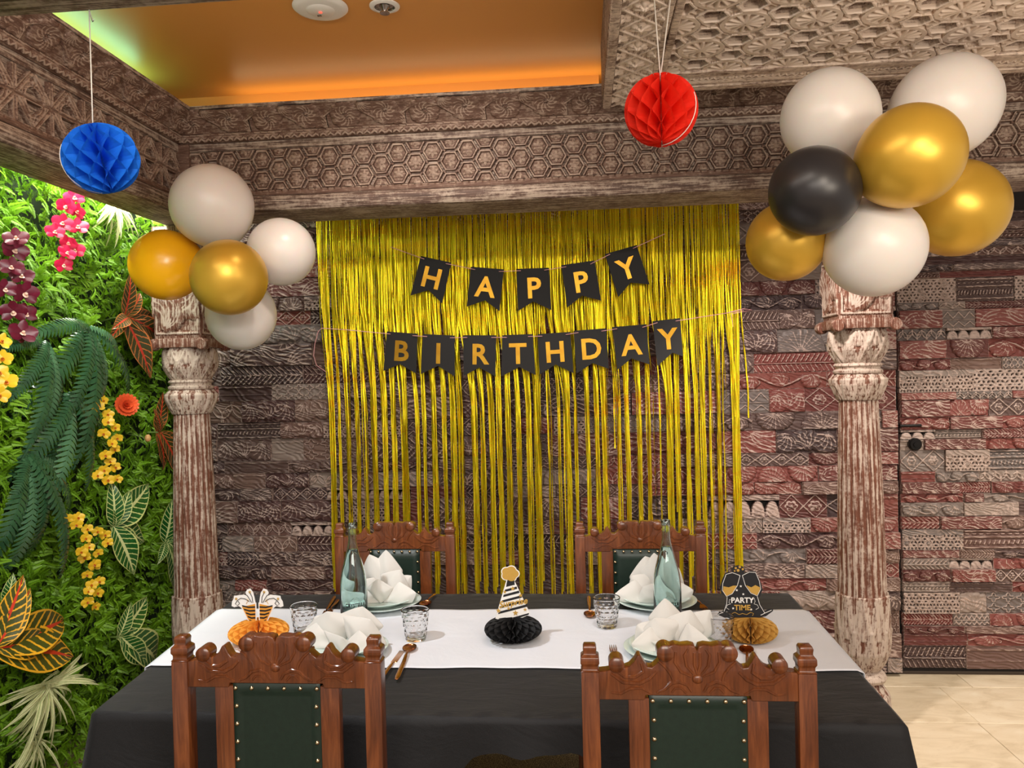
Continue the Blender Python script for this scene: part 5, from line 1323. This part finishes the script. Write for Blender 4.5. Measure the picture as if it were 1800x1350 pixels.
ln(w, [(1288, 1056), (1284, 1054), (1283, 1060), (1286, 1062), (1280, 1064), (1278, 1069), (1283, 1072)], .0007); ln(w, [(1322, 1056), (1327, 1052), (1328, 1058), (1326, 1062), (1332, 1064), (1334, 1069), (1329, 1072)], .0007)
ln(g_, [(1290, 1083), (1288, 1079), (1293, 1077), (1300, 1081), (1306, 1079), (1313, 1081), (1320, 1077), (1325, 1079), (1323, 1083)], .0009)
part('white_lines', w, M['card_white'], card); part('gold_print', g_, M['glit'], card)
for s_, y, mt, sz in (('PARTY', 1056, 'card_white', .0225), ('TIME', 1069, 'glit', .0225)):
    me = text_mesh(s_, sz, .0003, .0006); me.materials.append(M[mt]); x0, z0 = q(1306, y); link('lettering', me, None, card, (x0, -.0016, z0), (PI/2, 0, 0))
# ------------------------------------------------------------------ planting on the green wall
rp = random.Random(5)
def green(name, a, b, rough=.45, tr=.25, scale=20):
    t = NT(name); n_ = t.noise(t.coord(), scale, 3, .6); c = t.mix(n_, lin(a), lin(b)); t.set(c, rough)
    tl = t.n('ShaderNodeBsdfTranslucent'); t.l(c, tl.inputs[0]); mx = t.n('ShaderNodeMixShader'); mx.inputs[0].default_value = tr
    t.l(t.b.outputs[0], mx.inputs[1]); t.l(tl.outputs[0], mx.inputs[2]); t.l(mx.outputs[0], t.out.inputs[0]); return t.m
M['moss'] = green('feathery_green', (60, 112, 8), (158, 208, 44), .5, .3, 5)
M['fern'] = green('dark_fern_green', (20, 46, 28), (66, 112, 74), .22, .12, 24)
M['stem'] = green('stem_green', (70, 100, 40), (110, 130, 60), .5, 0)
def veined(name, base, vein, mid, nv=9, width=.13, tr=.12, amt=1.0):
    t = NT(name); lu, lv = t.attr('lu'), t.attr('lv'); au = t.math('ABSOLUTE', lu)
    ph = t.math('SUBTRACT', t.math('MULTIPLY', lv, nv), t.math('MULTIPLY', au, 1.6))
    ph = t.math('ADD', ph, t.math('MULTIPLY', t.noise(t.coord(), 30, 3), .35))
    d = t.math('ABSOLUTE', t.math('SUBTRACT', t.math('FRACT', ph), .5)); f = t.math('LESS_THAN', d, width)
    e = t.math('GREATER_THAN', au, .9); m_ = t.math('LESS_THAN', au, .11); f = t.math('MAXIMUM', f, e)
    n_ = t.noise(t.coord(), 18, 3); b_ = t.mix(n_, lin(base), lin([min(255, int(x*1.6)) for x in base]))
    c = t.mix(t.math('MULTIPLY', f, amt), b_, lin(vein)); c = t.mix(m_, c, lin(mid)); t.set(c, .3)
    tl = t.n('ShaderNodeBsdfTranslucent'); t.l(c, tl.inputs[0]); mx = t.n('ShaderNodeMixShader'); mx.inputs[0].default_value = tr
    t.l(t.b.outputs[0], mx.inputs[1]); t.l(tl.outputs[0], mx.inputs[2]); t.l(mx.outputs[0], t.out.inputs[0]); return t.m
M['croton'] = veined('croton_leaf', (52, 58, 22), (236, 176, 44), (214, 62, 34))
M['croton_dark'] = veined('dark_croton_leaf', (46, 48, 24), (196, 116, 60), (196, 60, 40), 9, .09)
M['zebra'] = veined('zebra_leaf', (24, 66, 26), (196, 206, 130), (206, 214, 150), 10, .10)
M['tuft'] = veined('cream_striped_blade', (176, 186, 128), (232, 232, 190), (96, 140, 60), 1, .0, .25)
def leaf_mesh(name, L, w, bend=.5, fold=.25, nu=4, nv=10, tipp=1.3, wav=0):
    V = []; lu = []; lv = []
    for j in range(nv+1):
        v = j/nv; a = bend*v; x = L*(math.sin(a)/bend if bend else v) if bend else L*v; z = L*((1-math.cos(a))/bend) if bend else 0
        ww = w*(math.sin(PI*min(1, v**.8*.98+.02))**tipp if v < 1 else 0)*(1) + .0006
        for i in range(nu+1):
            u = i/nu*2-1; V.append((x, u*ww, -z-abs(u)*ww*fold*(-1)+wav*math.sin(v*12+u*2)*abs(u))); lu.append(u); lv.append(v)
    q_ = [(j*(nu+1)+i, j*(nu+1)+i+1, (j+1)*(nu+1)+i+1, (j+1)*(nu+1)+i) for j in range(nv) for i in range(nu)]
    return set_mesh(name, V, q_, attrs={'lu': lu, 'lv': lv})
def place(o, pos, xdir, nrm):
    """local +x along xdir, local +z close to nrm"""
    x = Vector(xdir).normalized(); y = Vector(nrm).cross(x).normalized(); z = x.cross(y)
    R = Matrix((x, y, z)).transposed().to_4x4(); sc = o.scale.copy(); o.matrix_local = Matrix.Translation(pos) @ R @ Matrix.Diagonal((*sc, 1)); return o
WX = -2.06
NRM = Vector((.9, -.35, .1)).normalized()
def wp_(px, py, X=-2.03): return atX(px, py, X)
def dirpx(a, b, X=-2.03, out=0): d = atX(*b, X)-atX(*a, X); d.x += out; return d

# feathery background planting: tens of thousands of tiny leaflets, one mass
rs = np.random.RandomState(3)
def sprig_cloud(n, y0, y1, z0, z1, size=(.034, .062)):
    k = 15
    base = []                          # leaflet pairs along a curved stem, each a small quad
    for i in range(k):
        t_ = (i+1)/k; x = t_; zb = -.35*t_*t_; l = .34*(1-t_*.7); s = 1 if i % 2 else -1
        for s in (-1, 1):
            c = np.array([x, 0, zb]); d = np.array([.55, s*.8, -.12+.1*(i % 3)]); d = d/np.linalg.norm(d); wv = np.array([.6, -s*.5, .4]); wv = wv/np.linalg.norm(wv)*.045
            base += [c, c+d*l*.5+wv, c+d*l, c+d*l*.5-wv]
    base = np.array(base)                                     # (k*2*4,3)
    Y = rs.uniform(y0, y1, n); Z = rs.uniform(z0, z1, n)
    bul = .045*np.sin(Y*7+Z*3)*np.sin(Z*8+Y*2)+.035*np.sin(Y*17+2)*np.sin(Z*19+1)
    X = -2.145+bul*.8+rs.uniform(-.01, .05, n)+.03
    # direction: outward and random within the wall plane
    a = rs.uniform(0, 2*PI, n); o_ = rs.uniform(.25, 1.1, n)
    dx = np.stack([o_, np.cos(a), np.sin(a)*.9-.15], 1); dx /= np.linalg.norm(dx, axis=1)[:, None]
    up_ = np.stack([np.ones(n), rs.uniform(-.5, .5, n), rs.uniform(-.2, .8, n)], 1); dy = np.cross(up_, dx); dy /= np.linalg.norm(dy, axis=1)[:, None]; dz = np.cross(dx, dy)
    S = rs.uniform(size[0], size[1], n)
    R = np.stack([dx, dy, dz], 2)*S[:, None, None]
    P_ = np.einsum('nij,kj->nki', R, base)+np.stack([X, Y, Z], 1)[:, None, :]
    return P_.reshape(-1, 3)
Vc = np.concatenate([sprig_cloud(16500, 2.3, 4.16, .02, 2.62), sprig_cloud(1300, .9, 2.3, .02, 2.6, (.08, .12))])
Vc[:, 1] = np.minimum(Vc[:, 1], WY-.012); Vc[:, 0] = np.maximum(Vc[:, 0], -2.168)
me = set_mesh('feathery_foliage', Vc, np.arange(len(Vc)).reshape(-1, 4), smooth=False)
fo = link('feathery_foliage', me, M['moss'], None, kind='stuff'); tag(fo, 'feathery bright green artificial foliage covering the left wall', 'foliage')

def plant(name, label, pos, grp=None): return thing(name, label, 'plant' if 'orchid' not in name and 'dahlia' not in name else 'flower', pos, 0, grp)
# ferns: long dark arching fronds
def frond_mesh(L, w, n=30, droop=1.2):
    V = []; Q_ = []
    def spine(t_): a = droop*t_; return Vector((L*math.sin(a)/droop, 0, -L*(1-math.cos(a))/droop)), Vector((math.cos(a), 0, -math.sin(a)))
    for i in range(n):
        t_ = (i+.5)/n; c, d = spine(t_); wl = w*(math.sin(PI*min(.97, t_*.9+.1))**.7); nn = Vector((d.z, 0, -d.x))*-1
        for s in (-1, 1):
            tip = c+Vector((0, s*wl, 0))+d*wl*.35-Vector((0, 0, .25*wl)); hw = L/n*.43
            b = len(V); mid = c.lerp(tip, .5)+nn*.003
            V += [c-d*hw, c+d*hw, mid-d*hw*.9, mid+d*hw*.9, tip-d*hw*.25, tip+d*hw*.25]; Q_ += [(b, b+1, b+3, b+2), (b+2, b+3, b+5, b+4)]
    b = len(V); m_ = 12
    for j in range(m_+1):
        c, d = spine(j/m_); r = .0016
        V += [c+Vector((0, r, .001)), c+Vector((0, -r, .001))]
    Q_ += [(b+2*j, b+2*j+1, b+2*j+3, b+2*j+2) for j in range(m_)]
    return set_mesh('frond', [tuple(v) for v in V], Q_)
FR = [frond_mesh(.34, .034, 26, 1.5), frond_mesh(.30, .030, 24, 1.1), frond_mesh(.40, .034, 30, 1.9)]
for m_ in FR: m_.materials.append(M['fern'])
M['fern_light'] = green('painted_lit_fern_green', (34, 76, 48), (104, 150, 112), .22, .15, 24)  # lighter copy of the fern green, leaf highlights painted into the colour
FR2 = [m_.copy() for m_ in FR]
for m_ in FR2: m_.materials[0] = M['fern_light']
def fern(px, py, tips, lab, X=-2.02):
    p = wp_(px, py, X); o = plant('fern', lab, p, 'dark ferns on the green wall')
    for k, (tx, ty) in enumerate(tips):
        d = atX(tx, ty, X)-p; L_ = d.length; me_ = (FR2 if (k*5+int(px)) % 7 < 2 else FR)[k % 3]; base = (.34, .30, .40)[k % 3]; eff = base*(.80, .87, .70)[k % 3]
        fr_ = link('frond', me_, None, o); s = L_/eff; fr_.scale = (s, s*.6+.35, s); dd = d.normalized()+Vector((.55, 0, .12)); place(fr_, (rp.uniform(-.01, .02), 0, 0), dd, Vector((1, -.1, .5)))
fern(150, 575, [(235, 700), (170, 690), (150, 770), (60, 560), (95, 720), (215, 620), (40, 690), (110, 800)], 'large dark fern beside the burgundy orchids, upper left')
fern(75, 600, [(10, 680), (20, 780), (60, 780), (120, 690), (0, 600), (100, 760)], 'dark fern hanging below the burgundy orchid spray')
fern(120, 690, [(165, 800), (140, 850), (80, 830), (190, 760), (60, 880), (30, 800)], 'dark fern with curling fronds left of the upper yellow orchid')
fern(45, 800, [(130, 900), (105, 960), (60, 985), (10, 960), (0, 880), (125, 830), (-30, 990), (90, 1000), (25, 1010)], 'dark glossy fern at the left edge below the other ferns')

# crotons and zebra plants: each large leaf a part
LFM = {}
def leafy(name, px, py, tips, mat, lab, wr_=.22, X=-2.0, grp=None):
    p = wp_(px, py, X); o = plant(name, lab, p, grp)
    if mat not in LFM:
        LFM[mat] = [leaf_mesh('leaf', 1, wr_, .55, .22, 4, 12, 1.0, .01), leaf_mesh('leaf', 1, wr_*.85, .9, .3, 4, 12, 1.0, .015)]
        for m_ in LFM[mat]: m_.materials.append(M[mat])
    for k, t_ in enumerate(tips):
        d = atX(t_[0], t_[1], X)-p; L_ = d.length*1.05; lf = link('leaf', LFM[mat][k % 2], None, o); lf.scale = (L_, L_, L_); d.x += .35*L_
        place(lf, (.01*(k % 3), 0, 0), d, NRM+Vector((rp.uniform(-.2, .2), rp.uniform(-.3, .1), rp.uniform(-.1, .35))))
    part('stem', MB().tube([(-.13, 0, -.02), (-.05, 0, 0), (0, 0, 0), (.008, 0, .0)], .004, 6), M['stem'], o, smooth=True); return o
leafy('croton', 218, 558, [(216, 478), (240, 505), (178, 568), (185, 590), (265, 560), (280, 600), (246, 668), (262, 540)], 'croton_dark', 'red-veined croton star beside the marigold balloon', .17, grp='crotons on the green wall')
leafy('croton', 275, 760, [(272, 690), (268, 730), (300, 850), (285, 830), (310, 800), (262, 720)], 'croton_dark', 'dark red-veined croton against the left column', grp='crotons on the green wall')
leafy('croton', -18, 1140, [(112, 1140), (120, 1068), (20, 1030), (40, 1062), (10, 1010), (85, 1120)], 'croton', 'large croton with glowing red and yellow veins at the lower left edge', .2, -1.96, grp='crotons on the green wall')
leafy('zebra_plant', 195, 925, [(247, 845), (178, 850), (205, 860), (236, 985), (215, 1015), (190, 880), (245, 950)], 'zebra', 'white-veined zebra plant beside the lower yellow orchid', grp='zebra plants on the green wall')
leafy('zebra_plant', 290, 955, [(285, 880), (300, 1045), (312, 990), (272, 985), (305, 900)], 'zebra', 'white-veined zebra plant behind the left column', grp='zebra plants on the green wall')
leafy('zebra_plant', 205, 1120, [(247, 1045), (280, 1165), (235, 1175), (262, 1130), (215, 1060)], 'zebra', 'white-veined zebra plant just above the left corner of the tablecloth', grp='zebra plants on the green wall')
leafy('zebra_plant', 10, 1065, [(8, 1010), (38, 1052), (22, 1100)], 'zebra', 'small pale-veined plant above the large croton at the left edge', grp='zebra plants on the green wall')
# cream tufts
TFM = [leaf_mesh('blade', 1, .024, 1.3, .2, 2, 9, .7), leaf_mesh('blade', 1, .028, .7, .25, 2, 9, .7), leaf_mesh('blade', 1, .022, 2.0, .2, 2, 9, .7)]
for m_ in TFM: m_.materials.append(M['tuft'])
def tuft(px, py, n, L0, lab, a0, a1, X=-1.98):
    p = wp_(px, py, X); o = plant('spider_plant', lab, p, 'cream striped tufts on the green wall')
    for k in range(n):
        a = rp.uniform(a0, a1); L_ = L0*rp.uniform(.6, 1.15); b = link('blade', TFM[k % 3], None, o); b.scale = (L_, L_*1.1, L_)
        d = Vector((rp.uniform(.15, .9), math.cos(a), math.sin(a))); place(b, (rp.uniform(-.01, .01), rp.uniform(-.015, .015), rp.uniform(-.015, .015)), d, Vector((1, rp.uniform(-.5, .3), rp.uniform(.2, .9))))
tuft(80, 1205, 90, .22, 'large cream-striped spiky tuft at the lower left, below the croton', -3.6, .5, -1.96)
tuft(60, 1300, 30, .17, 'smaller cream-striped spiky tuft low at the bottom left corner', -3.2, .2, -1.98)
tuft(200, 352, 70, .19, 'cream-striped grassy tuft under the carved beam beside the pink orchid', -2.6, .4, -2.03)

# orchids
def petal(mb, L, w, a, tilt, z0=0, cup=.2):
    R = Matrix.Rotation(a, 4, 'Z') @ Matrix.Rotation(-tilt, 4, 'Y')
    mb.grid(lambda u, v: (L*v, (2*u-1)*w*math.sin(PI*min(1, .08+v*.88))**.6, z0+cup*L*v*v*.4-(2*u-1)**2*w*.15), 4, 6, R)
def orchid_mesh(L, big=True):
    mb = MB()
    for a in (90, 215, 325): petal(mb, L*.95, L*.34, math.radians(a), .25, 0)
    for a in (15, 165): petal(mb, L, L*.52, math.radians(a), .15, .002)
    return mb.mesh('petals', True)
def lip_mesh(L):
    mb = MB(); mb.ell((0, 0, L*.22), (L*.12, L*.12, L*.2), 8, 6); petal(mb, L*.4, L*.2, -PI/2, .6, L*.1); return mb.mesh('lip', True)
def blossom(name, ca, cb, tr=.25): return green(name, ca, cb, .4, tr, 60)
OM = {}
def orchid(label, pts, L, mat, lipm, grp='orchid sprays on the green wall', X=-1.98, stem=True, jit=.35, sizes=None):
    p0 = wp_(*pts[0], X); o = plant('orchid_spray', label, p0, grp)
    if (mat, L) not in OM:
        a, b = orchid_mesh(L), lip_mesh(L); a.materials.append(M[mat]); b.materials.append(M[lipm]); OM[(mat, L)] = (a, b)
    A_, B_ = OM[(mat, L)]; sp_ = []
    for k, (x, y) in enumerate(pts):
        p = wp_(x, y, X)-p0; sp_.append(p+Vector((-.02, 0, 0)))
        f = link('flower', A_, None, o); s = rp.uniform(.85, 1.1)*(sizes[k] if sizes else 1); f.scale = (s, s, s)
        nrm = Vector((.75, -.65, .05))+Vector((rp.uniform(-jit, jit), rp.uniform(-jit, jit), rp.uniform(-jit, jit)))
        nrm.normalize(); xd = Vector((0, 0, 1)).cross(nrm).normalized(); ydir = nrm.cross(xd); tw = rp.uniform(-.4, .4); xd2 = xd*math.cos(tw)+ydir*math.sin(tw)
        R = Matrix((xd2, nrm.cross(xd2), nrm)).transposed().to_4x4(); f.matrix_local = Matrix.Translation(p+Vector((rp.uniform(-.01, .02), 0, 0))) @ R @ Matrix.Scale(s, 4)
        link('lip', B_, None, f)
    if len(sp_) > 1 and stem: part('stem', MB().tube(sp_, .0022, 6), M['stem'], o, smooth=True)
    return o
M['magenta'] = blossom('magenta_petal', (196, 8, 60), (232, 40, 96)); M['burgundy'] = blossom('burgundy_petal', (62, 5, 24), (118, 20, 50)); M['mauve'] = blossom('mauve_petal', (170, 90, 128), (96, 20, 48))
M['yellowp'] = blossom('yellow_petal', (232, 184, 20), (248, 214, 60)); M['pinkp'] = blossom('pink_petal', (206, 24, 110), (232, 60, 140)); M['lip_pale'] = blossom('pale_lip', (236, 190, 170), (250, 220, 200)); M['lip_red'] = blossom('red_lip', (180, 70, 20), (220, 140, 30))
orchid('magenta orchid spray hanging under the left beam', [(128, 348), (118, 362), (134, 372), (112, 392), (130, 400), (100, 408), (122, 428), (108, 446), (130, 440), (112, 466)], .040, 'magenta', 'lip_pale')
orchid('burgundy orchid spray at the left edge, with mauve tints', [(26, 420), (30, 440), (22, 470), (42, 486), (12, 508), (36, 516), (26, 548), (46, 552), (30, 586), (44, 590)], .046, 'burgundy', 'lip_pale')
orchid('yellow orchid spray cut by the left edge of the picture', [(2, 600), (6, 630), (2, 655), (8, 672), (2, 694)], .036, 'yellowp', 'lip_red')
orchid('upper yellow orchid spray below the orange dahlia', [(182, 704), (176, 716), (190, 728), (182, 742), (196, 752), (178, 762), (206, 770), (188, 780), (198, 790), (180, 800), (192, 812), (180, 826), (200, 822), (174, 836), (186, 844), (200, 842)], .026, 'yellowp', 'lip_red', X=-1.96)
orchid('lower yellow orchid spray beside the zebra plant', [(118, 912), (128, 922), (134, 910), (150, 930), (146, 946), (168, 934), (180, 940), (182, 954), (152, 962), (138, 970), (170, 972), (150, 980), (158, 992), (168, 996), (154, 1010), (158, 1028), (168, 1022), (148, 1040), (166, 1042), (152, 1058), (162, 1066)], .025, 'yellowp', 'lip_red', X=-1.96)
orchid('pink orchid peeping out behind the left column', [(374, 698), (380, 706), (378, 728), (374, 736), (374, 752)], .032, 'pinkp', 'lip_pale', X=-2.04)
# dahlia and bud
p = wp_(221, 713, -1.97); o = plant('dahlia', 'orange-red dahlia bloom beside the left column', p); M['dahl'] = blossom('dahlia_petal', (226, 72, 40), (246, 128, 72), .2)
mb = MB(); petal(mb, 1, .26, 0, 0, 0, .8); pm = mb.mesh('petal', True); pm.materials.append(M['dahl'])
nrm = Vector((.7, -.68, .2)).normalized(); xd = Vector((0, 0, 1)).cross(nrm).normalized(); RR = Matrix((xd, nrm.cross(xd), nrm)).transposed().to_4x4()
for r_, (n, L_, tl_) in enumerate(((18, .052, .1), (16, .048, .45), (13, .040, .8), (9, .030, 1.1), (6, .02, 1.35))):
    for k in range(n):
        q_ = link('petal', pm, None, o); a = 2*PI*(k+.5*(r_ % 2))/n; q_.matrix_local = RR @ Matrix.Rotation(a, 4, 'Z') @ Matrix.Rotation(-tl_, 4, 'Y') @ Matrix.Diagonal((L_, L_, L_, 1))
part('stem', MB().tube([(-.16, .02, -.02), (-.05, 0, 0), (0, 0, 0)], .003, 6), M['stem'], o, smooth=True)
p = wp_(260, 770, -1.97); o = plant('flower_bud', 'small closed pink and yellow flower bud near the column', p); o['category'] = 'flower'
part('bud', MB().ell((0, 0, 0), (.014, .014, .017), 14, 8), blossom('bud_petal', (224, 150, 120), (230, 200, 110)), o, smooth=True)
part('stem', MB().tube([(-.10, 0, .02), (-.04, -.02, .012), (0, 0, 0)], .002, 6), M['stem'], o, smooth=True)
